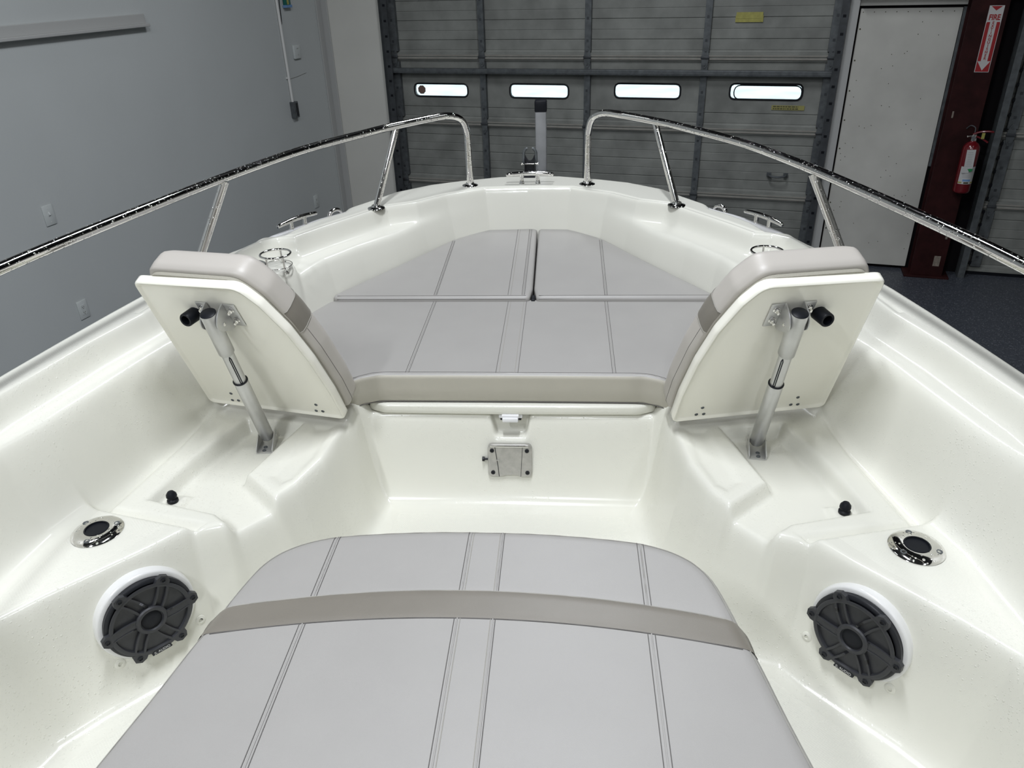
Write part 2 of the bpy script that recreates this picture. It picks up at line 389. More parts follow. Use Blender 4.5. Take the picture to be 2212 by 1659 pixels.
# ---- sectional doors
def slot_loop(a0, a1, h0, h1, n=40, r=.045):
    """rounded slot as n points ordered by angle"""
    return resample(round_poly([(a0, h0), (a1, h0), (a1, h1), (a0, h1)], r, 6), (2*(a1-a0+h1-h0))/n)
def section_profile(h0, h1, windows):
    """list of (depth, h) going up: shallow ribs in pressed sheet"""
    pr = [(-.030, h0), (-.030, h0+.018), (-.018, h0+.022), (-.018, h0+.034), (-.004, h0+.038)]
    n = 6; span = (h1-.05-(h0+.05))/n
    for k in range(n):
        y = h0+.05+k*span
        if windows and windows[0] < y < windows[1]: continue
        pr += [(0, y), (.007, y+.006), (0, y+.012)] if k % 2 else [(0, y), (.003, y+.004), (0, y+.008)]
    pr += [(-.004, h1-.040), (-.018, h1-.036), (-.018, h1-.024), (-.024, h1-.020), (-.024, h1)]
    return pr
def sheet(mb, pr, a0, a1, b, mi=0):
    vs = []; 
    for d, h in pr: vs += [(a0, b+d, h), (a1, b+d, h)]
    fs = [(2*i, 2*i+1, 2*i+3, 2*i+2) for i in range(len(pr)-1)]
    mb.add(T(MBD, vs), fs, mi)
def sectional_door(name, a0, a1, joints, stiles, windows, label, extra=None):
    d = thing(name, label, None, BP((a0+a1)/2, BF, 0)); d['kind'] = 'structure'
    b = BF+.02
    for i in range(len(joints)-1):
        h0, h1 = joints[i], joints[i+1]
        mb = MB()
        win = windows if (windows and h0 < windows[0][2] < h1) else None
        if not win:
            sheet(mb, section_profile(h0, h1, None), a0, a1, b)
        else:
            wl, wh = win[0][2]-.035, win[0][3]+.035
            lo = [p for p in section_profile(h0, h1, (wl, wh)) if p[1] < wl]; hi = [p for p in section_profile(h0, h1, (wl, wh)) if p[1] > wh]
            sheet(mb, lo+[(0, wl)], a0, a1, b); sheet(mb, [(0, wh)]+hi, a0, a1, b)
            xs = a0
            for (wa, wb, w0, w1) in win:
                L0, L1 = wa-.05, wb+.05
                mb.add(T(MBD, [(xs, b, wl), (L0, b, wl), (L0, b, wh), (xs, b, wh)]), [(0, 1, 2, 3)])
                ins = slot_loop(wa, wb, w0, w1, 48); cx, cy = (wa+wb)/2, (w0+w1)/2
                n = len(ins); outv = []
                for q in ins:
                    dx, dy = q[0]-cx, q[1]-cy; s = min(abs((L1-cx)/dx) if dx else 1e9, abs(((wh if dy > 0 else wl)-cy)/dy) if dy else 1e9); outv.append((cx+dx*s, cy+dy*s))
                # add exact corners to nearest points
                for cx_, cy_ in ((L0, wl), (L1, wl), (L1, wh), (L0, wh)):
                    k = min(range(n), key=lambda k: (outv[k][0]-cx_)**2+(outv[k][1]-cy_)**2); outv[k] = (cx_, cy_)
                vs = [(p[0], b, p[1]) for p in outv]+[(p[0], b, p[1]) for p in ins]+[(p[0], b+.04, p[1]) for p in ins]
                fs = [(k, (k+1) % n, n+(k+1) % n, n+k) for k in range(n)]+[(n+k, n+(k+1) % n, 2*n+(k+1) % n, 2*n+k) for k in range(n)]
                mb.add(T(MBD, vs), fs); xs = L1
            mb.add(T(MBD, [(xs, b, wl), (a1, b, wl), (a1, b, wh), (xs, b, wh)]), [(0, 1, 2, 3)])
        o = obj('door_section', mb, m_door, d, 0)
        rd = MB(); bbox3(rd, a0, a1, b-.034, b-.030, h0+.003, h0+.016, .0018); bbox3(rd, a0, a1, b-.033, b-.018, h0-.022, h0-.006, .0018)
        if i: obj('joint_ridge', rd, m_doorb, d, 0)
        for st in stiles:
            wd_ = .055 if st not in (stiles[0], stiles[-1]) else .075
            sm = MB(); bbox3(sm, st-wd_/2, st+wd_/2, b-.042, b-.036, h0+.045, h1-.045); bbox3(sm, st-wd_/2, st-wd_/2+.006, b-.036, b+.0, h0+.045, h1-.045); bbox3(sm, st+wd_/2-.006, st+wd_/2, b-.036, b+.0, h0+.045, h1-.045)
            for hh in (.12, .30, .46): bbox3(sm, st-.012, st+.008, b-.0435, b-.042, h0+hh, h0+hh+.022, 0, 1)
            obj('stile', sm, [m_galv, m_track], d, 0)
            if i:
                hg = MB(); oc = [(-.032, -.0), (-.024, .055), (-.008, .085), (.008, .085), (.024, .055), (.032, 0), (.024, -.055), (.008, -.085), (-.008, -.085), (-.024, -.055)]
                vs = [(st+p[0], b-.050, h0+p[1]) for p in oc]+[(st+p[0], b-.044, h0+p[1]) for p in oc]
                n = len(oc); hg.add(T(MBD, vs), [(k, (k+1) % n, n+(k+1) % n, n+k) for k in range(n)]+[tuple(range(n)), tuple(range(n, 2*n))])
                bbox3(hg, st-.035, st+.035, b-.060, b-.048, h0-.010, h0+.010, .003, 1)
                cyl(hg, BP(st, b-.050, h0+.055), BP(st, b-.058, h0+.055), .009, 8); cyl(hg, BP(st, b-.050, h0-.055), BP(st, b-.058, h0-.055), .009, 8)
                obj('hinge', hg, [m_galv, m_track], d, 30)
    if windows:
        for k, (wa, wb, w0, w1) in enumerate(windows):
            loop = slot_loop(wa, wb, w0, w1, 64)
            fr = MB(); tube(fr, [BP(p[0], b-.002, p[1]) for p in loop], .008, 8, closed=True)
            f = obj('window_frame', fr, m_blk, d, 40)
            pm = MB(); extr(pm, [tuple(p) for p in loop][::-1], -.002, .002, MBD @ Matrix(((1, 0, 0, 0), (0, 0, 1, b+.02), (0, 1, 0, 0), (0, 0, 0, 1))))
            obj('pane', pm, m_glass, f, 0)
            if k == 3:       # the last window sits in a crooked retrofit frame
                lp = slot_loop(wa+.035, wb-.005, w0+.0, w1-.012, 64, .055); f2 = MB(); tube(f2, [BP(p[0], b-.006, p[1]) for p in lp], .005, 8, closed=True)
                obj('window_gasket', f2, m_blk, f, 40)
    return d
J = [.0, .575, 1.14, 1.73, 2.32, 2.92]
WIN = [(-3.34, -2.79, 1.372, 1.487), (-2.37, -1.81, 1.374, 1.494), (-1.385, -.805, 1.388, 1.510), (-.387, .202, 1.395, 1.520)]
d1 = sectional_door('door_1', -3.56, .46, J, [-3.50, -2.62, -1.63, -.615, .385], WIN, 'wide grey sectional roller door with four slot windows')
st = MB(); bbox3(st, -3.55, .455, BF-.075, BF-.02, 1.588, 1.632, .004); bbox3(st, -3.55, .455, BF-.080, BF-.072, 1.600, 1.606); obj('strut', st, m_galv, d1, 0)
st = MB(); bbox3(st, -3.55, .455, BF-.06, BF-.02, .135, .165, .004); obj('strut', st, m_galv, d1, 0)
for (a0, a1) in ((-3.56, -3.50), (.40, .455)):
    tr = MB(); bbox3(tr, a0, a1, BF-.10, BF-.09, .03, 2.9); bbox3(tr, a0 if a0 < 0 else a1-.006, a0+.006 if a0 < 0 else a1, BF-.09, BF-.02, .03, 2.9)
    for k in range(22): bbox3(tr, (a0+a1)/2-.012, (a0+a1)/2+.012, BF-.102, BF-.10, .08+.13*k, .10+.13*k, 0, 1)
    obj('track', tr, [m_track, m_rub], d1, 0)
hd = MB(); tube(hd, spline([BP(.02, BF-.0, .775), BP(.025, BF-.045, .772), BP(.09, BF-.058, .765), BP(.155, BF-.045, .772), BP(.16, BF-.0, .775)], 5), .010, 8)
box(hd, (.02, BF-.003, .775), (.04, .006, .035), MBD); box(hd, (.16, BF-.003, .775), (.04, .006, .035), MBD)
obj('handle', hd, m_galv, d1, 30)
def door_label(name, a0, a1, h0, h1, m, lines, lab):
    mb = MB(); bbox3(mb, a0, a1, BF+.012, BF+.0145, h0, h1, 0, 0)
    for k in range(lines):
        hh = h1-(h1-h0)*(k+.6)/(lines+.2); x = a0+.012
        while x < a1-.05:
            l = .008+random.random()*.02; bbox3(mb, x, min(x+l, a1-.05), BF+.0115, BF+.012, hh-.0045, hh+.0045, 0, 1); x += l+.005
    o = obj(name, mb, [m, m_ink], d1, 0); o['label'] = lab
    return o
door_label('warning_label', -.03, .235, 1.315, 1.352, m_ylab, 2, 'long faded yellow caution sticker')
tp = MB(); bbox3(tp, -.40, -.18, BF+.010, BF+.013, 1.995, 2.045); bbox3(tp, -.395, -.185, BF+.008, BF+.010, 2.022, 2.070)
o = obj('tape_patch', tp, m_yel, d1, 0); o['label'] = 'torn yellow tape patch'
d2 = sectional_door('door_2', 1.72, 5.6, [.03, .60, 1.17, 1.76, 2.34, 2.92], [1.80, 2.85, 3.85, 4.85, 5.5], None, 'second grey roller door at the right edge')
for (a0, a1) in ((1.665, 1.715),):
    tr = MB(); bbox3(tr, a0, a1, BF-.12, BF-.11, .0, 2.95, 0, 0); bbox3(tr, a0, a0+.006, BF-.11, BF-.0, .0, 2.95)
    obj('track', tr, m_galv, d2, 0)
    for k in range(26):
        tt = MB(); 
    tt = MB()
    for k in range(26): bbox3(tt, 1.745, 1.765, BF-.0265, BF-.024, .10+.11*k, .125+.11*k)
    obj('track_slots', tt, m_rub, d2, 0)
bs = MB(); bbox3(bs, 1.70, 5.6, BF-.005, BF+.045, 0, .035); obj('light_gap_block', bs, m_rub, d2, 0)  # black strip added to block outdoor light leaking under this door
kn = MB(); cyl(kn, BP(2.10, BF-.01, .93), BP(2.10, BF+.01, .93), .012); cyl(kn, BP(2.095, BF-.01, .885), BP(2.095, BF+.01, .885), .012); obj('bolt_pair', kn, m_galv, d2, 40)

# ---- things on the walls
def sign():
    t = thing('fire_extinguisher_sign', 'red and white FIRE EXTINGUISHER arrow sign on the red post', 'sign', BP(1.455, BF-.165, 1.874))
    # local frame on column face: x right, y up
    M4 = MBD @ Matrix(((1, 0, 0, 1.455), (0, 0, -1, BF-.1625), (0, 1, 0, 1.874), (0, 0, 0, 1)))
    hw, hh = .049, .228
    a = MB(); box(a, (0, 0, .0), (2*hw, 2*hh, .003), M4); obj('sign_plate', a, m_signw, t, 0)
    r = MB(); e = .004
    def poly(mb, pts, z=.0016): mb.add(T(M4, [(p[0], p[1], z) for p in pts]+[(p[0], p[1], z+.0006) for p in pts]), [tuple(range(len(pts))), tuple(range(len(pts), 2*len(pts)))]+[(k, (k+1) % len(pts), len(pts)+(k+1) % len(pts), len(pts)+k) for k in range(len(pts))])
    w_ = hw-e; H_ = hh-e; s = .022
    poly(r, [(-w_+.008, H_), (w_-.008, H_), (0, H_-.030)])                             # red notch on top
    poly(r, [(-w_, .108), (-w_+.003, .118), (-s, .118), (-s, -.150), (-w_, -.150)]); poly(r, [(w_, .108), (w_, -.150), (s, -.150), (s, .118), (w_-.003, .118)])
    poly(r, [(-w_, -.150), (-w_+.004, -.154), (0, -H_+.008), (w_-.004, -.154), (w_, -.150), (w_, -H_), (-w_, -H_)])
    obj('sign_red_field', r, m_signr, t, 0)
    text('sign_lettering', 'FIRE', .052, M4 @ Matrix.Translation((0, .148, .0022)), m_signr, t, sx=.80, bold=.0016)
    for k, ch in enumerate('EXTINGUISHER'):
        text('sign_lettering', ch, .026, M4 @ Matrix.Translation((0, .112-.0222*k, .0022)), m_signr, t, bold=.0006)
    return t
sign()
def extinguisher():
    a0, b0 = 1.50, BF-.245
    t = thing('fire_extinguisher', 'red fire extinguisher with paper tags hanging on the dark red post', 'fire extinguisher', BP(a0, b0, .755))
    P = BP(a0, b0, .755); F = frame(P, (0, 0, 1), (1, 0, 0))
    r = .062
    mb = MB(); lathe(mb, [(0, .0), (.045, .0), (.058, .008), (r, .022), (r, .335), (.058, .362), (.042, .385), (.022, .398), (.019, .41)], F, 36)
    obj('cylinder', mb, m_ext, t, 50)
    v = MB(); lathe(v, [(.021, .405), (.021, .425), (.016, .43), (.016, .452), (0, .452)], F, 20); tube(v, [BP(a0-.01, b0-.0, 1.19), BP(a0-.035, b0-.012, 1.195), BP(a0-.05, b0-.02, 1.193)], .007, 10)
    lathe(v, [(0, 0), (.013, 0), (.013, .01), (0, .01)], frame(BP(a0-.012, b0-.02, 1.185), (-.2, -1, 0)), 16)
    obj('valve', v, m_chrd, t, 40)
    h = MB(); tube(h, spline([BP(a0-.012, b0, 1.205), BP(a0+.03, b0-.004, 1.225), BP(a0+.085, b0-.01, 1.232), BP(a0+.125, b0-.012, 1.228)], 4), [.008]*12+[.006], 8); tube(h, spline([BP(a0, b0, 1.195), BP(a0+.05, b0-.006, 1.178), BP(a0+.10, b0-.012, 1.150)], 4), .007, 8)
    obj('handle', h, m_ext, t, 40)
    p = MB(); box(p, (a0+.055, b0-.022, 1.200), (.022, .004, .045), MBD, .001); o = obj('pull_pin_tag', p, m_yel, t, 0)
    hk = MB(); tube(hk, spline([BP(a0-.05, BF-.165, 1.235), BP(a0-.03, BF-.19, 1.262), BP(a0+.0, BF-.21, 1.25), BP(a0, b0+.012, 1.215)], 5), .004, 8); obj('wall_hook', hk, m_galv, t, 40)
    # wrap-around label: partial cylinder shell facing the boat
    def shell(mb, h0, h1, a_lo, a_hi, rr, mi=0, n=14):
        vs = []; 
        for k in range(n+1):
            an = a_lo+(a_hi-a_lo)*k/n
            for hh in (h0, h1): vs.append((rr*math.cos(an), rr*math.sin(an), hh))
        mb.add(T(F, vs), [(2*k, 2*k+2, 2*k+3, 2*k+1) for k in range(n)], mi)
    c = -PI/2-.12
    lb = MB(); shell(lb, .08, .215, c-.95, c+.95, r+.0008); obj('printed_label', lb, m_tagw, t, 0)
    pr = MB(); shell(pr, .102, .118, c-.45, c+.45, r+.0014, 1); shell(pr, .086, .097, c-.95, c-.5, r+.0014, 2); shell(pr, .086, .097, c+.5, c+.95, r+.0014, 2); shell(pr, .084, .097, c-.28, c+.28, r+.0014, 3)
    for k in range(8): shell(pr, .200-.0095*k, .2025-.0095*k, c-.6+.1*random.random(), c+.35+.3*random.random(), r+.0014, 0, 8)
    obj('label_print', pr, [m_grey, m_tagb, m_yel, m_ink], t, 0)
    M4 = MBD @ Matrix.Translation((a0-.005, b0-r-.004, 1.03)) @ Matrix.Rotation(-.05, 4, 'Y')
    tg = MB(); box(tg, (0, 0, .0), (.062, .0015, .145), M4); o = obj('inspection_tag', tg, m_tagw, t, 0)
    tp = MB()
    for k in range(9): box(tp, (-.002, -.0012, .052-.013*k), (.03+.02*random.random(), .0006, .0022), M4)
    obj('tag_print', tp, m_grey, t, 0)
    g = MB(); g.add(T(M4, [(-.005, -.0014, -.075), (.031, -.0014, -.072), (.031, -.0014, -.088), (.014, -.0014, -.100)]), [(0, 1, 2, 3)]); o = obj('tag_tab', g, m_tagg, t, 0); o['label'] = 'green tab'
    g = MB(); box(g, (-.018, .0005, -.088), (.05, .0012, .034), M4); obj('tag_stub', g, m_tagw, t, 0)
    return t
extinguisher()
# left wall frame: x along b (towards the door), y up, z out of the wall
def LW(b, h, off=0.): 
    o = BP(AL+off, b, h)
    ex = Vector((sa, ca, 0)); ey = Vector((0, 0, 1)); ez = Vector((ca, -sa, 0))
    return Matrix(((ex.x, ey.x, ez.x, o[0]), (ex.y, ey.y, ez.y, o[1]), (ex.z, ey.z, ez.z, o[2]), (0, 0, 0, 1)))
def plate(name, b, h, kind, label, cat):
    F = LW(b, h); t = thing(name, label, cat, BP(AL, b, h))
    p = MB(); box(p, (0, 0, .004), (.078, .124, .007), F, .0025); obj('cover_plate', p, m_plastic, t, 40)
    if kind == 'switch':
        q = MB(); box(q, (0, .004, .012), (.009, .022, .012), F @ Matrix.Rotation(-.5, 4, 'X'), .001); obj('toggle', q, m_plastic, t, 30)
        for y in (-.042, .042): s = MB(); cyl(s, F @ Vector((0, y, .007)), F @ Vector((0, y, .0088)), .003, 10); obj('screw', s, m_cond, t, 30)
    else:
        q = MB(); ol = round_poly([(-.017, -.034), (.017, -.034), (.017, .034), (-.017, .034)], .004)
        extr(q, ol, .007, .0095, F); obj('receptacle', q, m_plastic, t, 30)
        s = MB(); [box(s, (x, y, .0097), (.0028, .009, .0006), F) for x in (-.006, .006) for y in (-.018, .018)]; [box(s, (0, y-.010, .0097), (.005, .004, .0006), F) for y in (-.018, .018)]
        obj('slots', s, m_ink, t, 0)
    return t
plate('light_switch', 3.60, 1.165, 'switch', 'white toggle switch plate on the grey wall above the rail', 'light switch')
plate('wall_outlet', 3.63, .516, 'outlet', 'white outlet low on the grey wall, nearest the boat', 'outlet')
plate('wall_outlet', 6.62, .448, 'outlet', 'white outlet low on the grey wall, near the door corner', 'outlet')
# long wooden ledge at upper left
lg = thing('wall_ledge', 'long grey wooden ledge strip high on the left wall', 'wall ledge', BP(AL, 3.5, 2.17))
q = MB(); box(q, (3.5-3.5-.0, .034, .011), (2.62, .062, .022), LW(3.5, 2.17), .003); obj('backing_board', q, m_trim, lg, 0)
q = MB(); box(q, (0, -.0, .026), (2.63, .020, .052), LW(3.5, 2.165), .004); obj('ledge_strip', q, m_trim, lg, 0)
# conduit drop with switch box
cd = thing('conduit_drop', 'thin white conduit dropping to a small dark pendant control box', 'conduit', BP(AL, 6.45, 1.28))
q = MB(); tube(q, [BP(AL+.014, 6.450, 4.75), BP(AL+.014, 6.452, 2.2), BP(AL+.014, 6.458, 1.41)], .0125, 12); obj('pipe', q, m_cond, cd, 40)
q = MB(); box(q, (0, 0, .022), (.072, .140, .044), LW(6.462, 1.345), .003); o = obj('control_box', q, m_galv, cd, 0)
q = MB(); box(q, (.012, 0, .0455), (.030, .112, .003), LW(6.462, 1.345)); o = obj('button_strip', q, m_blk, cd, 0); o['label'] = 'black strip'
for hh in (3.2, 2.35, 1.62):
    q = MB(); box(q, (0, 0, .006), (.05, .016, .010), LW(6.456, hh)); obj('strap', q, m_cond, cd, 0)
th_ = thing('thermostat', 'small square white thermostat beside the conduit', 'thermostat', BP(AL, 6.655, 1.82))
q = MB(); box(q, (0, 0, .012), (.105, .115, .022), LW(6.655, 1.82), .004); obj('case', q, m_plastic, th_, 40)
q = MB(); box(q, (.0, .030, .025), (.030, .006, .004), LW(6.655, 1.82)); obj('lever', q, m_trim, th_, 0)
q = MB(); box(q, (0, -.022, .025), (.010, .010, .004), LW(6.655, 1.82)); obj('dial', q, m_trim, th_, 0)
gr = thing('level_tool', 'green and yellow plastic tool hanging high near the corner', 'tool', BP(AL, 6.60, 2.20))
q = MB(); box(q, (0, .05, .02), (.085, .16, .03), LW(6.60, 2.215), .008); obj('body', q, m_green, gr, 40)
q = MB(); box(q, (-.01, .06, .037), (.025, .13, .006), LW(6.60, 2.215), .002); obj('grip_insert', q, m_yel, gr, 0)
q = MB(); box(q, (0, -.012, .022), (.10, .022, .036), LW(6.60, 2.208), .003); obj('foot', q, m_tagb, gr, 0)
q = MB(); tube(q, spline([BP(AL+.004, 6.52, 2.32), BP(AL+.005, 6.505, 2.22), BP(AL+.004, 6.50, 2.10), BP(AL+.006, 6.49, 2.06)], 5), .004, 8); obj('cord', q, m_blk, gr, 30)
ck = MB(); tube(ck, [BP(AL+.0005, 6.50, 1.605), BP(AL+.0005, 6.62, 1.61), BP(AL+.0005, 6.78, 1.625)], .0015, 5); o = obj('wall_crack', ck, m_ink, None, 0); tag(o, kind='structure', label='hairline crack in the grey wall')
# ceiling lamps
for k, (x, y, l, wd_, p) in enumerate(LIGHTS):
    t = thing('ceiling_light', ['white strip lamp over the left side, behind the bow', 'white strip lamp above the middle of the bow seats', 'white strip lamp over the right side of the boat', 'white strip lamp in front of the bow near the door', 'white strip lamp near the left wall', 'white strip lamp towards the right wall', 'white strip lamp far behind the boat'][k], 'ceiling lamp', (x, y, CEIL-.05), 'ceiling strip lamps')
    q = MB(); box(q, (x, y, CEIL-.015), (wd_, l, .07), None, .01); obj('housing', q, m_fix, t, 30)
    q = MB(); box(q, (x, y, CEIL-.058), (wd_-.03, l-.03, .014), None, .004); obj('diffuser', q, m_diff, t, 30)
    ld = bpy.data.lights.new('lamp_light', 'AREA'); ld.shape = 'RECTANGLE'; ld.size = wd_-.02; ld.size_y = l-.02; ld.energy = p; ld.color = (.915, .948, 1.0)
    lo = bpy.data.objects.new('lamp_light', ld); C.objects.link(lo); lo.parent = t; lo.location = (0, 0, -.032)
# outside, seen through the door windows
og = MB(); bbox3(og, -25, 25, BF+.3, BF+40, -.08, -.02); struct('ground_outside', og, m_outg, label='bright concrete yard outside the roller door')
q = MB(); ol = [(.041*math.cos(PI/8+k*PI/4), .041*math.sin(PI/8+k*PI/4)) for k in range(8)]
extr(q, ol, .012, .014, MBD @ Matrix(((1, 0, 0, -3.262), (0, 0, 1, BF), (0, 1, 0, 1.432), (0, 0, 0, 1)))); o = obj('window_sticker', q, m_stop, d1, 0); o['label'] = 'brown octagonal sticker'

# ================================================================== BOAT
boat = thing('boat', 'white open bow boat with moulded seats standing on its trailer', 'boat', V(0, 1.5, -2.1))
# ---- moulded liner: a height field over (|x|, y), all heights measured from the camera height
A_pts = [(0, 3.625), (.14, 3.607), (.32, 3.54), (.45, 3.475), (.59, 3.35), (.66, 3.225), (.74, 3.095), (.83, 2.985), (.90, 2.86), (.945, 2.77), (1.0, 2.60), (1.05, 2.475), (1.095, 2.33), (1.135, 2.18), (1.173, 2.0), (1.209, 1.81), (1.240, 1.63), (1.272, 1.40), (1.292, 1.1), (1.305, .6), (1.31, -.9), (0, -.9)]
B_pts = [(0, 3.395), (.19, 3.385), (.35, 3.285), (.46, 3.17), (.58, 3.11), (.70, 2.93), (.76, 2.84), (.835, 2.715), (.90, 2.70), (.945, 2.66), (.975, 2.56), (1.0, 2.40), (1.03, 2.20), (1.06, 2.0), (1.115, 1.8), (1.15, 1.62), (1.175, 1.50), (1.215, 1.1), (1.235, .6), (1.24, -.9), (0, -.9)]
C_pts = [(0, 3.375), (.18, 3.365), (.33, 3.265), (.43, 3.14), (.53, 2.985), (.63, 2.85), (.72, 2.70), (.785, 2.53), (.85, 2.35), (.90, 2.2), (.965, 2.0), (.982, 1.955), (1.016, 1.83), (1.052, 1.67), (1.085, 1.53), (1.125, 1.395), (1.155, 1.1), (1.175, .6), (1.18, -.9), (0, -.9)]
F_pts = [(0, 2.045), (.44, 2.045), (.468, 2.02), (.474, 1.95), (.497, 1.745), (.535, 1.625), (.571, 1.563), (.668, 1.447), (.742, 1.421), (.80, 1.35), (.857, 1.29), (.957, 1.185), (1.03, 1.095), (1.075, .95), (1.10, .6), (1.105, -.9), (0, -.9)]
def sdf(X, Y, pts):
    """signed distance, positive inside the polygon mirrored over x=0"""
    P = [tuple(p) for p in pts]+[(-p[0], p[1]) for p in pts[::-1] if p[0] > 1e-9]
    P = np.array(P); n = len(P); D = np.full(X.shape, 1e9); ins = np.zeros(X.shape, bool)
    for i in range(n):
        a = P[i]; b = P[(i+1) % n]; e = b-a; L2 = e@e
        if L2 < 1e-12: continue
        t = np.clip(((X-a[0])*e[0]+(Y-a[1])*e[1])/L2, 0, 1)
        D = np.minimum(D, (X-a[0]-t*e[0])**2+(Y-a[1]-t*e[1])**2)
        c = ((a[1] > Y) != (b[1] > Y))
        if abs(e[1]) > 1e-12: ins ^= c & (X < e[0]*(Y-a[1])/e[1]+a[0])
    return np.where(ins, 1, -1)*np.sqrt(D)
def sdfp(X, Y, P):
    P = np.array(P, float); n = len(P); D = np.full(X.shape, 1e9); ins = np.zeros(X.shape, bool)
    for i in range(n):
        a = P[i]; b = P[(i+1) % n]; e = b-a
        t = np.clip(((X-a[0])*e[0]+(Y-a[1])*e[1])/(e@e), 0, 1)
        D = np.minimum(D, (X-a[0]-t*e[0])**2+(Y-a[1]-t*e[1])**2)
        if abs(e[1]) > 1e-12: ins ^= ((a[1] > Y) != (b[1] > Y)) & (X < e[0]*(Y-a[1])/e[1]+a[0])
    return np.where(ins, 1, -1)*np.sqrt(D)
def sp(x, k): return k*np.logaddexp(0, x/k)
def drop(d, w_, k, k2=None):
    """0 outside, 1 inside, linear wall of width w_, rounded at top (k) and foot (k2)"""
    k2 = k2 or k
    return np.clip((sp(d, k)-sp(d-w_, k2))/w_, 0, 1)
ZD, ZL, ZS, ZR, ZP, ZF = -.860, -.930, -1.190, -1.235, -1.180, -1.520
def lerp(a, b, t): return a+(b-a)*t
def sstep(x, a, b): t = np.clip((x-a)/(b-a), 0, 1); return t*t*(3-2*t)
def liner_height(X, Y):
    dA = sdf(X, Y, A_pts); dB = sdf(X, Y, B_pts); dC = sdf(X, Y, C_pts); dF = sdf(X, Y, F_pts)
    z = np.full(X.shape, ZD)
    z -= .004*np.exp(-((dB+.022)/.006)**2)*(Y > 2.0)                      # fine moulding line along the inner edge of the fore deck
    # pocket for the side cleat and chock, cut into the outer edge of the deck
    pk = sdfp(X, Y, [(.72, 3.24), (.735, 3.04), (.80, 2.955), (.855, 2.85), (.885, 2.74), (1.10, 2.66), (1.1, 3.3)])
    z = lerp(z, -.892, drop(pk, .018, .004))
    # outer edge rolls down to the rub rail
    z = np.where(dA < .016, z-.012*np.clip(1-dA/.016, 0, 3)**2*.9, z)
    zl = ZL-.018*np.clip(dB/.14, 0, 1.4)
    g = 1-np.sqrt(((X-.865)/.115)**2+((Y-2.435)/.165)**2); zl = zl+(-.905-zl)*sstep(g, -.04, .12)*(X > .7)
    z = lerp(z, zl, drop(dB, .014, .0032, .007))
    # seat level with all its mouldings
    s = np.full(X.shape, ZS)
    s = lerp(s, -1.155, sstep(Y, 2.45, 3.3))                              # the bow seat base climbs a little forward
    aft = 1-sstep(Y-(1.995+.20*(X-.70)), -.006, .006)
    rec = sdfp(X, Y, [(.712, 1.497), (.655, 1.452), (.50, 1.30), (.42, 1.50), (.571, 1.556), (.692, 1.668), (.622, 1.93), (.80, 1.957), (.872, 1.745), (.912, 1.552)])
    s = lerp(s, ZR, drop(rec, .014, .0035)*aft)
    sc = sdfp(X, Y, [(.585, 1.60), (.640, 1.655), (.590, 1.93), (.505, 1.93), (.515, 1.75), (.545, 1.64)])
    s -= .006*drop(sc-.012, .012, .004)*aft                               # shallow scoop along the inboard block
    gr = sdfp(X, Y, [(.985, 1.51), (.72, 1.455), (.735, 1.425), (1.06, 1.49), (1.02, 1.75), (.97, 2.05), (.905, 2.05), (.935, 1.80)])
    s = lerp(s, -1.210, drop(gr, .012, .004)*aft)                         # groove outside the ridge
    pl = sdfp(X, Y, [(.738, 1.433), (1.035, 1.508), (1.25, 1.54), (1.3, .0), (.6, .0)])
    s = lerp(s, ZP, drop(pl, .010, .0035))
    pd = sdfp(X, Y, [(.835, 1.535), (.905, 1.545), (.900, 1.622), (.830, 1.612)])
    s = np.where(pd > -.02, np.maximum(s, lerp(ZR, ZR+.013, drop(pd, .006, .003))), s)
    # rebate for the hatch lid
    rb = sdf(X, Y, [(0, 2.70), (.44, 2.70), (.50, 2.66), (.50, 2.15), (.456, 2.075), (.45, 1.9), (0, 1.9)])
    s = lerp(s, -1.226, drop(rb, .010, .004))
    s = lerp(s, s+.020*(1-sstep(np.abs(X-.485), .010, .034)), sstep(Y, 1.95, 1.99)*(1-sstep(Y, 2.06, 2.10)))   # little horn beside the lid corner
    z = lerp(z, s, drop(dC, .034, .0065, .012))
    # cockpit floor, face of the step
    zf = ZF+.006*np.clip(1-np.abs(X)/.5, 0, 1)
    z = lerp(z, zf, drop(dF, .042, .0055, .014))
    # latch pocket in the face of the step
    lp = sdf(X, Y, [(0, 2.082), (.058, 2.082), (.062, 2.0), (0, 2.0)])
    z = np.where((lp > -.012) & (Y > 2.028), np.minimum(z, lerp(z, -1.300, drop(lp, .010, .003))), z)
    ns = np.zeros(X.shape)
    def band(d, a, b): return sstep(d, a, a+.006)*(1-sstep(d, b-.006, b)) if b else sstep(d, a, a+.006)
    ns = np.maximum(ns, band(dA, .016, 0)*sstep(-dB, .028, .034)*(1-sstep(Y, 2.42, 2.46)))
    plf = sdfp(X, Y, [(.79, 1.44), (1.01, 1.495), (1.05, 1.25), (1.075, 1.09), (1.03, 1.13), (.957, 1.225), (.865, 1.325)])
    ns = np.maximum(ns, sstep(plf, .004, .012)*sstep(-dF, .028, .036))
    ns = np.maximum(ns, sstep(dF, .115, .135))
    return z, ns, dA
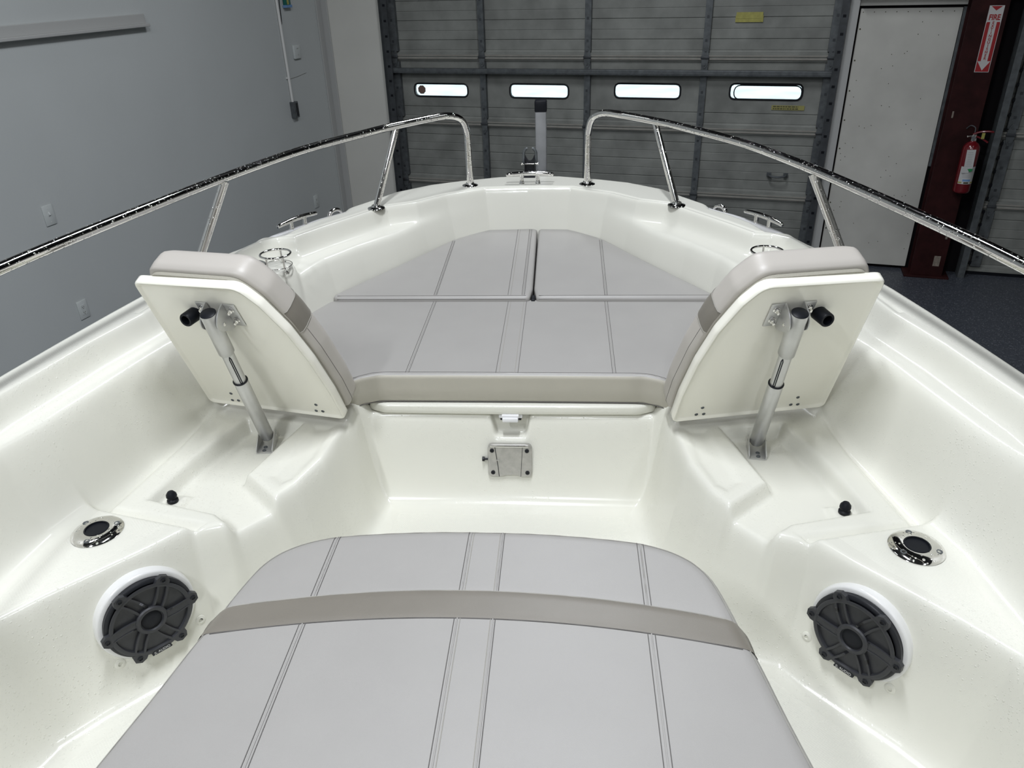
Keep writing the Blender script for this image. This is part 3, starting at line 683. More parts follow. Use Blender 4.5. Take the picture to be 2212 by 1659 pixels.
def grid_mesh(name, xs, ys):
    X, Y = np.meshgrid(xs, ys); Z, NS, dA = liner_height(np.abs(X), Y)
    nx, ny = len(xs), len(ys); co = np.stack([X, Y, Z+H], -1).reshape(-1, 3)
    i = np.arange(nx*ny).reshape(ny, nx)
    q = np.stack([i[:-1, :-1], i[:-1, 1:], i[1:, 1:], i[1:, :-1]], -1).reshape(-1, 4)
    keep = (dA.reshape(-1)[q] > -.012).all(1); q = q[keep]
    used = np.zeros(nx*ny, bool); used[q.ravel()] = True; idx = np.cumsum(used)-1
    co = co[used]; ns = NS.reshape(-1)[used]; q = idx[q]
    me = bpy.data.meshes.new(name); me.vertices.add(len(co)); me.vertices.foreach_set('co', co.ravel().astype(np.float32))
    me.loops.add(q.size); me.loops.foreach_set('vertex_index', q.ravel().astype(np.int32))
    me.polygons.add(len(q)); me.polygons.foreach_set('loop_start', np.arange(0, q.size, 4, dtype=np.int32)); me.polygons.foreach_set('loop_total', np.full(len(q), 4, np.int32))
    at = me.attributes.new('nonskid', 'FLOAT', 'POINT'); at.data.foreach_set('value', ns.astype(np.float32))
    me.update(calc_edges=True); me.validate(); me.polygons.foreach_set('use_smooth', [True]*len(me.polygons))
    me.materials.append(m_gel); return me
STEP = .004
xs = np.arange(-1.34, 1.3401, STEP); ys = np.r_[np.arange(-.9, .55, .02), np.arange(.55, 3.65, STEP)]
liner = bpy.data.objects.new('deck_liner', grid_mesh('deck_liner', xs, ys)); C.objects.link(liner)
liner.parent = boat; liner.matrix_parent_inverse = Matrix.Translation(-boat.location)
# ---- hull sides, rub rail
def boat_loop(pts, n=None, off=0.):
    P = [p for p in pts if p[1] > -.89]; P = P[::-1]                      # from the stern end round to the bow
    left = np.array([(-p[0], p[1]) for p in P]); right = np.array([(p[0], p[1]) for p in P[::-1]])[1:]
    L = np.vstack([[(-1.31, -.9)], left, right, [(1.31, -.9)]])
    return resample(spline([tuple(q) for q in L], 6), .05, closed=False)
Lp = boat_loop(A_pts)
def lift(L, off):
    t = np.gradient(L, axis=0); t /= np.linalg.norm(t, axis=1)[:, None]; nr = np.stack([-t[:, 1], t[:, 0]], 1); return L+nr*off
mb = MB(); lv = [(-.90, 1., 0), (-1.02, .985, .03), (-1.25, .95, .10), (-1.55, .88, .22), (-1.80, .78, .38), (-1.95, .45, .60), (-2.02, .02, .85)]
rows = []
for z, s, rk in lv:
    rows.append([(p[0]*s, -.9+(p[1]+.9)*(1-rk*.25*max(0, (p[1]-.5)/3.1)), z+H+(.25*max(0, (p[1]-1.2)/2.4)**2 if z < -1.1 else 0)) for p in Lp])
n = len(Lp)
vs = [p for r in rows for p in r]; mb.add(vs, [(i*n+k, i*n+k+1, (i+1)*n+k+1, (i+1)*n+k) for i in range(len(rows)-1) for k in range(n-1)])
mb.add([r[0] for r in rows]+[r[-1] for r in rows], [(i, i+1, len(rows)+i+1, len(rows)+i) for i in range(len(rows)-1)])
obj('hull', mb, m_hull, boat, 40)
rr = lift(Lp, .006); mb = MB(); tube(mb, [(p[0], p[1], -.892+H) for p in rr], .015, 10); obj('rub_rail', mb, m_hullr, boat, 60)
rr = lift(Lp, .018); mb = MB(); tube(mb, [(p[0], p[1], -.893+H) for p in rr], .006, 8); o = obj('rub_rail_insert', mb, m_chrd, boat, 60); o['label'] = 'thin metal strip'
# ---- hatch lid under the aft bow cushion, latch, table bracket
mb = MB(); lid = [(x, y) for x, y in [(0, 2.685), (.425, 2.685), (.487, 2.645), (.487, 2.16), (.445, 2.068), (.395, 2.046), (0, 2.042)]]
lid = lid+[(-x, y) for x, y in lid[::-1] if x > 0]
ringsolid(mb, round_poly(lid, .02), [(.012, -.0), (.002, .001), (0, .004), (0, .013), (0, .023)]+[(.008*(1-math.cos(a)), .023+.008*math.sin(a)) for a in (.4, .8, 1.2, PI/2)], Matrix.Translation((0, 0, H-1.222)), caps=(2, 10), step=.012, cen=(0, 2.36))
hl = obj('hatch_lid', mb, m_gel, boat, 50)
mb = MB(); box(mb, V(0, 2.066, -1.233), (.074, .028, .014), None, .003); obj('latch', mb, m_latch, boat, 40); lt = bpy.context.scene.objects['latch']
mb = MB(); box(mb, V(0, 2.046, -1.226), (.054, .020, .012), None, .003); box(mb, V(0, 2.036, -1.236), (.050, .010, .016), None, .004); obj('latch_handle', mb, m_latch, lt, 40)
mb = MB(); box(mb, V(0, 2.070, -1.246), (.066, .022, .010), None, .001); o = obj('latch_keeper', mb, m_blk, lt, 0); o['label'] = 'dark keeper'
def face_y(z): return 2.045-.042*min(1, max(0, (z+1.226)/(ZF+1.226)))
tilt = math.atan(.042/.294)
Fb = Matrix.Translation(V(-.004, face_y(-1.372)-.004, -1.372)) @ Matrix.Rotation(PI/2-tilt, 4, 'X')      # x right, y up, z out of the face (aft)
mb = MB(); ol = round_poly([(-.069, -.056), (-.020, -.056), (-.016, -.051), (.026, -.051), (.030, -.056), (.070, -.056), (.070, .056), (-.069, .056)], [.012, .004, .004, .004, .004, .012, .016, .016], 5)
ringsolid(mb, ol, [(0, -.004), (0, .010), (.0015, .0125), (.0055, .0135)], Fb, caps=(2, 8), step=.004)
tb = obj('table_bracket', mb, m_plate, boat, 30); tb['label'] = 'stainless table bracket'
mb = MB(); box(mb, (0, .0505, .0125), (.122, .006, .006), Fb, .0025); obj('bracket_lip', mb, m_chrd, tb, 40)
mb = MB(); tube(mb, [Fb @ Vector(p) for p in ((-.046, .050, .0137), (-.042, .02, .0137), (-.037, -.02, .0137), (-.034, -.054, .0137))], .0012, 6); obj('bracket_seam', mb, m_blk, tb, 0)
mb = MB(); tube(mb, [Fb @ Vector(p) for p in ((.041, .050, .0134), (.038, .0, .0134), (.035, -.054, .0134))], .0008, 6)
obj('bracket_seam', mb, m_blk, tb, 0)
for x, y in ((-.055, .036), (.055, .036), (-.053, -.040), (.056, -.040)):
    mb = MB(); lathe(mb, [(.0068, .0125), (.0068, .0155), (.0035, .0165), (.0025, .0145), (0, .0145)], Fb @ Matrix.Translation((x, y, 0)), 18); obj('screw', mb, m_blk, tb, 40)
mb = MB(); lathe(mb, [(.0035, 0), (.0035, .010), (.0075, .011), (.0075, .018), (0, .019)], Fb @ Matrix.Translation((-.069, .003, .006)) @ Matrix.Rotation(-PI/2, 4, 'Y'), 16); o = obj('lock_knob', mb, m_blk, tb, 40); o['label'] = 'black knob'
mb = MB(); cyl(mb, Fb @ Vector((-.040, .004, .015)), Fb @ Vector((-.033, .004, .015)), .0025, 10); obj('lock_pin', mb, m_chrd, tb, 40)

# ---- stainless bow rail (left and right)
def rail(side):
    s = lambda x, y, z: (side*x, y, z+H)
    path = [(.262, 3.446, -.858), (.262, 3.446, -.78), (.262, 3.446, -.68), (.264, 3.443, -.63), (.280, 3.42, -.575), (.325, 3.365, -.547), (.39, 3.305, -.545), (.52, 3.195, -.553), (.60, 3.09, -.556), (.76, 2.81, -.558), (.85, 2.58, -.56), (.93, 2.30, -.56), (1.04, 1.82, -.56), (1.091, 1.548, -.56), (1.14, 1.15, -.56), (1.16, .7, -.56), (1.165, .2, -.56)]
    mb = MB(); tube(mb, [s(*p) for p in spline(path, 8)], .0150, 20)
    r = obj('bow_rail', mb, m_chrome, boat, 60); r['label'] = 'wet stainless bow rail on the %s' % ('left' if side < 0 else 'right')
    def flange(x, y, z):
        f = MB(); lathe(f, [(0, 0), (.036, 0), (.034, .004), (.020, .008), (.0175, .014), (0, .014)], Matrix.Translation(s(x, y, z)), 28)
        fo = obj('rail_base', f, m_chrd, r, 50)
        q = MB()
        for k in range(3): a = 2*PI*k/3+.5; lathe(q, [(.005, 0), (.004, .002), (0, .003)], Matrix.Translation((side*x+.027*math.cos(a), y+.027*math.sin(a), z+H+.0055)), 10)
        return fo
    flange(.262, 3.446, -.861)
    for b_, t_ in (((.612, 3.090, -.858), (.520, 3.200, -.562)), ((1.040, 2.300, -.858), (.905, 2.370, -.57)), ((1.205, 1.02, -.858), (1.145, 1.10, -.57))):
        q = MB(); tube(q, [s(*b_), s(*t_)], .0135, 18); obj('stanchion', q, m_chrome, r, 60); flange(*b_[:2], -.861)
    return r
rail(-1); rail(1)
# ---- cleats
def cleat(c, ang, L, label, posts=.045, flat=False):
    F = Matrix.Translation(c) @ Matrix.Rotation(ang, 4, 'Z')
    q = MB(); hz = .044
    path = [(-L/2, 0, hz-.006), (-L/2+.012, 0, hz-.003), (-L*.28, 0, hz), (-L*.1, 0, hz+.002), (L*.1, 0, hz+.002), (L*.28, 0, hz), (L/2-.012, 0, hz-.003), (L/2, 0, hz-.006)]
    sp_ = spline(path, 5); m = len(sp_); rs = [.0055+.0050*math.sin(PI*min(1, max(0, (i/(m-1)))))**.6 for i in range(m)]
    tube(q, [F @ Vector(p) for p in sp_], rs, 14)
    o = obj('cleat', q, m_chrome, boat, 60); o['label'] = label
    for x in (-posts, posts):
        p = MB(); lathe(p, [(.0115, 0), (.0115, .003), (.0095, .006), (.0088, .020), (.0090, .036), (.011, .044), (0, .046)], F @ Matrix.Translation((x*.8, 0, 0)), 18); obj('cleat_leg', p, m_chrome, o, 50)
    return o
cleat(V(.006, 3.465, -.860), 0, .212, 'bow centre cleat')
cleat(V(-.885, 2.905, -.892), math.atan2(.19, .10), .21, 'left side cleat'); cleat(V(.905, 2.875, -.892), -math.atan2(.19, .10), .21, 'right side cleat')
for sd in (-1, 1):      # chocks
    q = MB(); F = Matrix.Translation(V(sd*.783, 3.070, -.893)) @ Matrix.Rotation(-sd*1.0, 4, 'Z')
    arch = spline([(-.030, 0, 0), (-.031, 0, .012), (-.022, 0, .026), (0, 0, .032), (.022, 0, .026), (.031, 0, .012), (.030, 0, 0)], 5)
    tube(q, [F @ Vector(p) for p in arch], .009, 14); box(q, (0, 0, .002), (.085, .026, .005), F, .002)
    o = obj('chock', q, m_chrome, boat, 50)
# ---- anchor roller at the stem
q = MB()
ol = [(-.028, -.862), (.028, -.862), (.024, -.790), (.021, -.772), (.016, -.786), (.008, -.797), (0, -.800), (-.008, -.797), (-.016, -.786), (-.021, -.772), (-.024, -.790)]
extr(q, ol, -.004, .004, Matrix(((1, 0, 0, -.001), (0, 0, 1, 3.655), (0, 1, 0, H), (0, 0, 0, 1))))
for sx in (-1, 1): box(q, V(sx*.0235-.001, 3.655, -.825), (.004, .06, .065), None, .001)
box(q, V(-.001, 3.64, -.862), (.054, .14, .006))
for (x, z) in ((-.012, -.815), (.0, -.835), (-.014, -.845)): cyl(q, V(x, 3.650, z), V(x, 3.648, z), .003, 8)
ar = obj('anchor_roller', q, m_blk, boat, 30); ar['label'] = 'black anchor roller bracket'
for sx in (-1, 1):
    q = MB(); tube(q, spline([V(sx*.029-.001, 3.655, -.815), V(sx*.029-.001, 3.655, -.775), V(sx*.027-.001, 3.655, -.758), V(sx*.018-.001, 3.655, -.746), V(sx*.011-.001, 3.655, -.745)], 5), .0066, 8); o = obj('roller_horn', q, m_galv, ar, 50)
q = MB(); cyl(q, V(-.036, 3.64, -.812), V(.034, 3.64, -.812), .003, 10)
for x in (-.038, .036): lathe(q, [(0, -.003), (.006, -.003), (.0065, 0), (.006, .003), (0, .003)], frame(V(x, 3.64, -.812), (1, 0, 0)), 12)
obj('roller_pin', q, m_chrd, ar, 50)
# ---- ring holders on the side ledges
def ring(x, y, label):
    zc = -.853; R_ = .0515; q = MB(); tube(q, [V(x+R_*math.cos(a), y+R_*math.sin(a), zc) for a in np.linspace(0, 2*PI, 48, endpoint=False)], .0042, 12, closed=True)
    o = obj('ring_holder', q, m_chrd, boat, 60); o['label'] = label
    q = MB(); tube(q, [V(x+R_*math.cos(a), y+R_*math.sin(a), zc-.040) for a in np.linspace(0, 2*PI, 48, endpoint=False)], .0018, 8, closed=True); obj('lower_ring', q, m_chrd, o, 60)
    for a in ((-.75 if x < 0 else PI+.75), 1.57, -1.9):
        cx, cy = x+R_*math.cos(a), y+R_*math.sin(a); ex, ey = x+(R_+.016)*math.cos(a), y+(R_+.016)*math.sin(a)
        p = MB(); tube(p, spline([V(cx, cy, zc), V(cx, cy, zc-.030), V(cx+.3*(ex-cx), cy+.3*(ey-cy), zc-.046), V(ex, ey, zc-.050)], 4), .0038, 10); lathe(p, [(0, .0), (.009, 0), (.008, .004), (0, .005)], Matrix.Translation(V(ex, ey, -.907)), 14)
        obj('ring_leg', p, m_chrd, o, 50)
    return o
ring(-.836, 2.498, 'left ring holder, forward one'); ring(-.882, 2.375, 'left ring holder, half hidden by the seat back')
ring(.836, 2.498, 'right ring holder, forward one'); ring(.882, 2.375, 'right ring holder, hidden behind the seat back')
# ---- round deck sockets on the corner platforms
for sd in (-1, 1):
    F = Matrix.Translation(V(sd*.963, 1.402, ZP)); q = MB()
    lathe(q, [(.059, -.002), (.060, .002), (.057, .0055), (.048, .009), (.037, .0105), (.029, .0105), (.0275, .007), (.0275, -.035)], F, 56)
    o = obj('deck_socket', q, m_chrome, boat, 40); o['label'] = '%s chromed deck socket' % ('left' if sd < 0 else 'right')
    q = MB(); lathe(q, [(.0285, .0085), (.0285, .0115), (.0255, .0118), (.0245, .006), (.0245, -.12), (0, -.12)], F, 40); obj('socket_liner', q, m_rub, o, 40)
    for k in range(3):
        a = 2*PI*k/3+(.55 if sd < 0 else 1.6); p = MB(); lathe(p, [(.0072, .0), (.0072, .0012), (.0045, .0016), (.003, .0002), (0, .0002)], F @ Matrix.Translation((.045*math.cos(a), .045*math.sin(a), .0088)), 18); obj('screw', p, m_galv, o, 40)
    # black bumper on its small pad
    q = MB(); lathe(q, [(.0125, 0), (.0145, .003), (.0145, .009), (.0105, .013), (.0105, .016), (.014, .019), (.013, .026), (.008, .033), (0, .035)], Matrix.Translation(V(sd*.866, 1.580, ZR+.012)), 28)
    o = obj('bumper', q, m_rub, boat, 40); o['label'] = '%s black rubber bumper' % ('left' if sd < 0 else 'right')

# ================================================================== CUSHIONS
def threads(mb, pts, r=.0008, dz=.0003, lift_=0., mi=0):
    tube(mb, [(p[0], p[1], p[2]+dz) for p in pts], r, 5, mi=mi)
def seam_pair(parent, path_fn, offs=(-.005, .005), dark=(True, True), welt=True, n=40):
    """double row of thread with a low welt between; path_fn(s, off)->(x,y,z)"""
    if welt:
        q = MB(); tube(q, [path_fn(s, 0) for s in np.linspace(0, 1, n)], .0016, 6); obj('seam_welt', q, m_welt, parent, 60)
    for o_, d_ in zip(offs, dark):
        q = MB(); threads(q, [path_fn(s, o_) for s in np.linspace(0, 1, n)], .00085); obj('stitching', q, m_thread if d_ else m_threadl, parent, 60)
def mirror_pts(half): return half+[(-x, y) for x, y in half[::-1] if x > 1e-6]

# ---- aft bow cushion
half = [(0, 2.062), (.405, 2.060), (.452, 2.040), (.492, 2.008), (.60, 2.055), (.922, 2.128), (.86, 2.35), (.79, 2.51), (.718, 2.668), (0, 2.668)]
c1 = thing('bow_cushion', 'large grey cushion with beige front edge, nearest across the bow', 'cushion', V(0, 2.35, -1.185), 'bow seat cushions')
ol = round_poly(mirror_pts(half), [0, .04, .03, .04, .04, .04, .1, .1, .04, 0, .04, .1, .1, .04, .04, .04, .03, .04])
mb = MB(); pr = [(.004, -1.188+H), (.0, -1.180+H), (.0, -1.14+H), (.0, -1.108+H)]+[(.014*(1-math.cos(a)), -1.106+H+.014*math.sin(a)) for a in (.15, .45, .8, 1.15, PI/2)]
ringsolid(mb, ol, pr, None, caps=(2, 22), step=.012, mats=[1, 1, 1, 1, 1, 1, 0, 0, 0, 0], cen=(0, 2.36))
obj('cushion_cover', mb, [m_vinyl, m_beige], c1, 60)
zt = -1.092+H
for x in (-.318, .318): seam_pair(c1, lambda s, o, x=x: (x+o, 2.076+s*.586, zt))
for x, dk in ((-.038, (True, False)), (.020, (False, True))): seam_pair(c1, lambda s, o, x=x: (x+o, 2.076+s*.586, zt), dark=dk, welt=False)
edge = [p for p in spline([(-.490, 2.022), (-.455, 2.050), (-.405, 2.071), (-.30, 2.074), (0, 2.075), (.30, 2.074), (.405, 2.071), (.455, 2.050), (.490, 2.022)], 8)]
for dy, dz, m_ in ((.004, .0003, m_thread), (-.006, -.0035, m_threadl)):
    q = MB(); tube(q, [(p[0], p[1]+dy, zt+dz) for p in edge], .0008, 5); obj('stitching', q, m_, c1, 60)
q = MB(); tube(q, [(p[0], p[1]-.001, zt-.0010) for p in edge], .0018, 6); obj('seam_welt', q, m_welt, c1, 60)
q = MB(); tube(q, [(p[0]*1.0, p[1]-.012, -1.186+H) for p in edge[4:-4]], .0014, 6); o = obj('bottom_piping', q, m_thread, c1, 60); o['label'] = 'dark lower piping'
# ---- the two forward cushions
def zfw(x, y): return .038*max(0., min(1., (y-2.66)/.70))**1.0
def fwd(name_label, half_pts, seams, rads):
    t = thing('bow_cushion', name_label, 'cushion', V(half_pts[0][0], 2.9, -1.18), 'bow seat cushions')
    mb = MB(); ol = round_poly(half_pts, rads)
    pr = [(.003, -1.170+H), (.0, -1.160+H), (.0, -1.12+H), (.0, -1.087+H)]+[(.012*(1-math.cos(a)), -1.086+H+.012*math.sin(a)) for a in (.15, .45, .8, 1.15, PI/2)]
    ringsolid(mb, ol, pr, None, zf=zfw, caps=(2, 20), step=.010)
    obj('cushion_cover', mb, m_vinyl, t, 60)
    for x, y0, y1, dk, wl in seams:
        seam_pair(t, lambda s, o, x=x, y0=y0, y1=y1: (x+o, y0+s*(y1-y0), -1.0735+H+zfw(x, y0+s*(y1-y0))), dark=dk, welt=wl)
    return t
L_ = [(.036, 2.645), (.045, 2.73), (.041, 3.372), (-.10, 3.385), (-.175, 3.37), (-.33, 3.235), (-.45, 3.05), (-.60, 2.83), (-.728, 2.645)]
tL = fwd('grey forward bow cushion on the left of the middle slit', L_, [(-.318, 2.665, 3.215, (True, True), True), (-.040, 2.665, 3.35, (True, False), False), (.012, 2.665, 3.35, (True, True), True)], [.016, .1, .02, .05, .06, .3, .3, .3, .03])
R_ = [(.062, 2.645), (.733, 2.640), (.60, 2.83), (.45, 3.05), (.33, 3.235), (.175, 3.37), (.10, 3.385), (.046, 3.372), (.050, 2.73)]
tR = fwd('grey forward bow cushion on the right of the middle slit', R_, [(.318, 2.660, 3.215, (True, True), True)], [.016, .03, .3, .3, .3, .06, .05, .02, .1])
for t, x0, x1 in ((tL, -.69, .022), (tR, .070, .70)):
    for yy, dz, m_ in ((2.6585, .0006, m_thread), (2.6455, -.016, m_thread)):
        q = MB(); tube(q, [(x, yy, -1.074+H+dz*.55) for x in np.linspace(x0, x1, 20)], .0008, 5); obj('stitching', q, m_, t, 60)
# open hollow at the slit end, its shade put in as a black box
q = MB(); box(q, V(.049, 2.672, -1.118), (.014, .050, .062), None, .002); o = obj('slit_shade', q, m_rub, tL, 0); o['label'] = 'dark opening in the slit, its shade put in as black'

# ---- foreground cushion
hw = [(0, 1.312), (.15, 1.308), (.31, 1.290), (.38, 1.268), (.43, 1.235), (.465, 1.185), (.487, 1.10), (.500, 1.03), (.515, .97), (.535, .86), (.560, .74), (.582, .62), (.58, .50), (.54, .40), (.44, .33), (.25, .30), (0, .30)]
def zfg(x, y):
    z = 0.
    yh = 1.115-.25*x*x
    d = y-yh
    z -= .010*sp(np.array(d-.0), .012)*10*.11+.0      # gently falls away in front of the band
    return float(z)-.0012*math.exp(-((d)/.006)**2)
fc = thing('seat_cushion', 'big grey foreground cushion with a taupe band across it', 'cushion', V(0, .95, -1.17))
mb = MB(); ol = round_poly(mirror_pts(hw), 0)
RAD = .026
pr = [(.004, -1.185+H), (0, -1.178+H), (0, -1.14+H), (0, -1.07-RAD+H)]+[(RAD*(1-math.cos(a)), -1.07-RAD+H+RAD*math.sin(a)) for a in (.2, .45, .7, .95, 1.25, PI/2)]
ringsolid(mb, spline(mirror_pts(hw), 3, True)[:], pr, None, zf=zfg, caps=(2, 60), step=.010, cen=(0, .95))
obj('cushion_cover', mb, m_vinyl, fc, 70)
def halfw(y):
    P = sorted([(p[1], p[0]) for p in hw[1:-1]]); return float(np.interp(y, [p[0] for p in P], [p[1] for p in P]))
FO = np.array(resample(spline(mirror_pts(hw), 3, True), .010))
def fsurf(x, y, lift_=0.):
    w_ = halfw(y); d = float(np.sqrt(((FO-np.array((x, y)))**2).sum(1).min()))
    z = -1.07+H+zfg(x, y)
    if d < RAD: d = max(d, 0); z -= RAD-math.sqrt(max(0, RAD*RAD-(RAD-d)**2))
    return (x, y, z+lift_)
# taupe band
def band_edge(x, hi): return (1.119-.26*x*x) if hi else (1.046-.24*x*x)
mb = MB(); nx, ny = 120, 8; vs = []
xb = [-.4995+.999*i/nx for i in range(nx+1)]
def bandpt(i, j, l):
    x = xb[i]; y = band_edge(x, False)+(band_edge(x, True)-band_edge(x, False))*j/ny
    w_ = halfw(y); x = max(-w_, min(w_, x*w_/.4995)); p = fsurf(x*.9999, y, l*(1 if 0 < j < ny else .1)+.0005); 
    ov = .0012 if abs(x) > w_-.02 else 0
    return (p[0]+math.copysign(ov, x), p[1], p[2])
for i in range(nx+1):
    for j in range(ny+1): vs.append(bandpt(i, j, .0016))
fs = [(i*(ny+1)+j, (i+1)*(ny+1)+j, (i+1)*(ny+1)+j+1, i*(ny+1)+j+1) for i in range(nx) for j in range(ny)]
o = len(vs)
for sd, i in ((-1, 0), (1, nx)):          # wrap down the sides
    base = len(vs)
    for j in range(ny+1):
        p = vs[i*(ny+1)+j]; vs.append((p[0]+sd*.0006, p[1], -1.178+H))
    fs += [(i*(ny+1)+j, i*(ny+1)+j+1, base+j+1, base+j) for j in range(ny)]
mb.add(vs, fs); o = obj('taupe_band', mb, m_tan, fc, 60); o['label'] = 'taupe band'
for hi in (True, False):
    q = MB(); tube(q, [fsurf(x, band_edge(x, hi), .0003) for x in np.linspace(-.485, .485, 60)], .0012, 6); obj('band_seam', q, m_thread if not hi else m_threadl, fc, 60)
for x0, dk, wl, of in ((-.319, (True, True), True, .0055), (.328, (True, True), True, .0065), (-.030, (True, False), True, .0055), (.037, (False, True), True, .0045)):
    seam_pair(fc, lambda s, o, x0=x0: fsurf(x0+o, .505+s*(band_edge(x0, False)-.505), .0002), (-of, of), dk, wl)
    yt = {-.319: 1.278, .328: 1.277, -.030: 1.302, .037: 1.302}[x0]
    seam_pair(fc, lambda s, o, x0=x0, yt=yt: fsurf(x0+o, band_edge(x0, True)+s*(yt-band_edge(x0, True)), .0002), (-of, of), dk, wl)
# pale stitching and welt round the rim
rim = [p for p in resample(spline(mirror_pts(hw), 3, True), .012)]
rimi = inset(np.array(rim), .012)
pp = sorted([p for p in rimi if p[1] > .62], key=lambda p: math.atan2(p[1]-.6, p[0])); pp = [fsurf(p[0], p[1], .0004) for p in pp]
q = MB(); tube(q, pp, .0008, 5); obj('rim_stitching', q, m_threadl, fc, 60)
# moulded seat box that carries this cushion
mb = MB(); sb = [(x*.93, .50+(y-.50)*.955) for x, y in mirror_pts(hw)]
ringsolid(mb, sb, [(0, ZF-.01+H), (.0, ZF+.03+H), (.012, -1.19+H), (.02, -1.182+H)], None, caps=(1, 4), step=.02)
sbx = obj('seat_box', mb, m_gelc, boat, 50)

# ================================================================== FOLDING BACKRESTS
U_ = Vector((.97805659, .20833941, 0)); W_ = Vector((.08695916, -.40823278, .90872664)); N_v = Vector((-.18932357, .88878607, .41739178))
O_ = Vector((.7, 1.9529, -1.163+H))
panel2d = [(.232, .004), (.188, .536), (-.120, .545), (-.160, .487), (-.197, .390), (-.220, .270), (-.232, .130), (-.232, .004)]
def backrest(side):
    sx = side; nm = 'left' if side < 0 else 'right'
    S = Matrix.Diagonal((sx, 1, 1, 1))
    F = S @ Matrix(((U_.x, W_.x, N_v.x, O_.x), (U_.y, W_.y, N_v.y, O_.y), (U_.z, W_.z, N_v.z, O_.z), (0, 0, 0, 1)))   # local (u, w, n)
    t = thing('folding_backrest', '%s fold-up seat back with white panel, padded front and strut' % nm, 'seat back', (sx*.70, 1.95, -1.19+H), 'folding seat backs propped up in the bow')
    # panel: rim and shallow dished back
    ol = round_poly(panel2d, [.022, .022, .05, .03, .05, .05, .05, .022], 8)
    mb = MB(); pr = [(.016, .0045), (.0115, .0035), (.0085, .0003), (.004, -.0012), (.0008, .0015), (0, .006), (0, .024), (.004, .0285)]
    ringsolid(mb, ol, pr, F, caps=(10, 8), step=.008, cen=(0, .26))
    p = obj('fibreglass_panel', mb, m_panel, t, 50)
    # mesh base strip
    pad2d = [(.205, .012), (.168, .520), (.150, .553), (-.112, .556), (-.160, .495), (-.199, .392), (-.224, .270), (-.238, .130), (-.238, .014)]
    olp = resample(round_poly(pad2d, [.03, .03, .05, .05, .04, .06, .06, .06, .03], 8), .008)
    mb = MB(); ringsolid(mb, inset(olp, .010), [(0, .024), (0, .040)], F, caps=(4, 4), step=.008, cen=(0, .26)); obj('mesh_base', mb, m_mesh, t, 50)
    r = .042; z0, z1 = .036, .128
    def prof(off=0.): return [(.006-off, z0), (.0-off, z0+.006), (-.0015-off, (z0+z1-r)/2), (0-off, z1-r)]+[(r*(1-math.cos(a))-off*math.cos(a), z1-r+(r+off)*math.sin(a)) for a in np.linspace(0, PI/2, 9)[1:]]
    mb = MB(); ringsolid(mb, olp, prof(), F, caps=(6, 14), step=.008, cen=(0, .26)); pad = obj('pad', mb, m_pad, t, 70)
    # taupe band wrapped over the pad between two heights
    P = inset(olp, 0); tng = np.roll(P, -1, 0)-np.roll(P, 1, 0); tng /= np.linalg.norm(tng, axis=1)[:, None]
    A_ = .5*np.sum(P[:, 0]*np.roll(P[:, 1], -1)-np.roll(P[:, 0], -1)*P[:, 1]); nin = np.stack([-tng[:, 1], tng[:, 0]], 1)*(1 if A_ > 0 else -1)
    mb = MB(); nw = 8; sec = prof(.0012)
    rows = []
    for j in range(nw+1):
        ww = .350+.072*j/nw
        def side_pt(left):
            best = None
            m_ = len(P)
            for k in range(m_):
                a, b = P[k], P[(k+1) % m_]
                if (a[1]-ww)*(b[1]-ww) <= 0 and abs(a[1]-b[1]) > 1e-9:
                    s = (ww-a[1])/(b[1]-a[1]); u = a[0]+s*(b[0]-a[0]); nn = nin[k]
                    if (left and u < 0) or (not left and u > 0): best = (u, nn)
            return best
        (ul, nl), (ur, nr_) = side_pt(True), side_pt(False)
        sl = ([(ul+i_/max(.3, abs(nl[0]))*1.0, n_) for i_, n_ in sec]); sr = [(ur-i_/max(.3, abs(nr_[0])), n_) for i_, n_ in sec][::-1]
        mid = [(sl[-1][0]+(sr[0][0]-sl[-1][0])*k/8, z1+.0012) for k in range(1, 8)]
        rows.append([(u, ww, n_) for u, n_ in sl+mid+sr])
    m_ = len(rows[0]); mb.add(T(F, [q for r_ in rows for q in r_]), [(j*m_+k, j*m_+k+1, (j+1)*m_+k+1, (j+1)*m_+k) for j in range(nw) for k in range(m_-1)])
    o = obj('taupe_band', mb, m_tan, t, 60); o['label'] = 'taupe band'
    for rr_ in (rows[0], rows[-1]):
        q = MB(); tube(q, T(F, rr_), .0011, 6); obj('band_piping', q, m_threadl, t, 60)
    q = MB(); zz = z0+.022; pts = [(p[0], p[1], zz) for p in inset(olp, -.0012) if p[1] < .345 and p[0] < -.15]; pts.sort(key=lambda p: p[1]); tube(q, T(F, pts), .0008, 5); obj('pad_seam', q, m_thread, t, 60)
    # strut
    top = F @ Vector((-.022, .476, -.032)); foot = Vector((sx*.713, 1.888, -1.222+H)); d = (foot-top).normalized()
    Ft = frame(top, d, (1, 0, 0)); L = (foot-top).length
    q = MB(); lathe(q, [(.0205, 0), (.0212, .002), (.0212, .135), (.019, .138), (.0172, .138)], Ft, 36); s1 = obj('strut_sleeve', q, m_alu, t, 40)
    q = MB(); lathe(q, [(0, -.003), (.018, -.003), (.0205, -.001), (.0205, .006), (0, .006)], Ft, 32); o = obj('strut_cap', q, m_rub, s1, 40); o['label'] = 'black end cap'
    q = MB(); lathe(q, [(.0165, .135), (.0165, .30)], Ft, 32); obj('strut_inner_tube', q, m_alu, t, 40)
    q = MB(); lathe(q, [(.0168, .245), (.0195, .246), (.0198, .248), (.0198, L-.018), (.016, L-.012)], Ft, 36); s2 = obj('strut_lower_tube', q, m_alu, t, 40)
    # slot on the inner tube
    q = MB(); aa = math.radians(-32 if sx > 0 else 212)
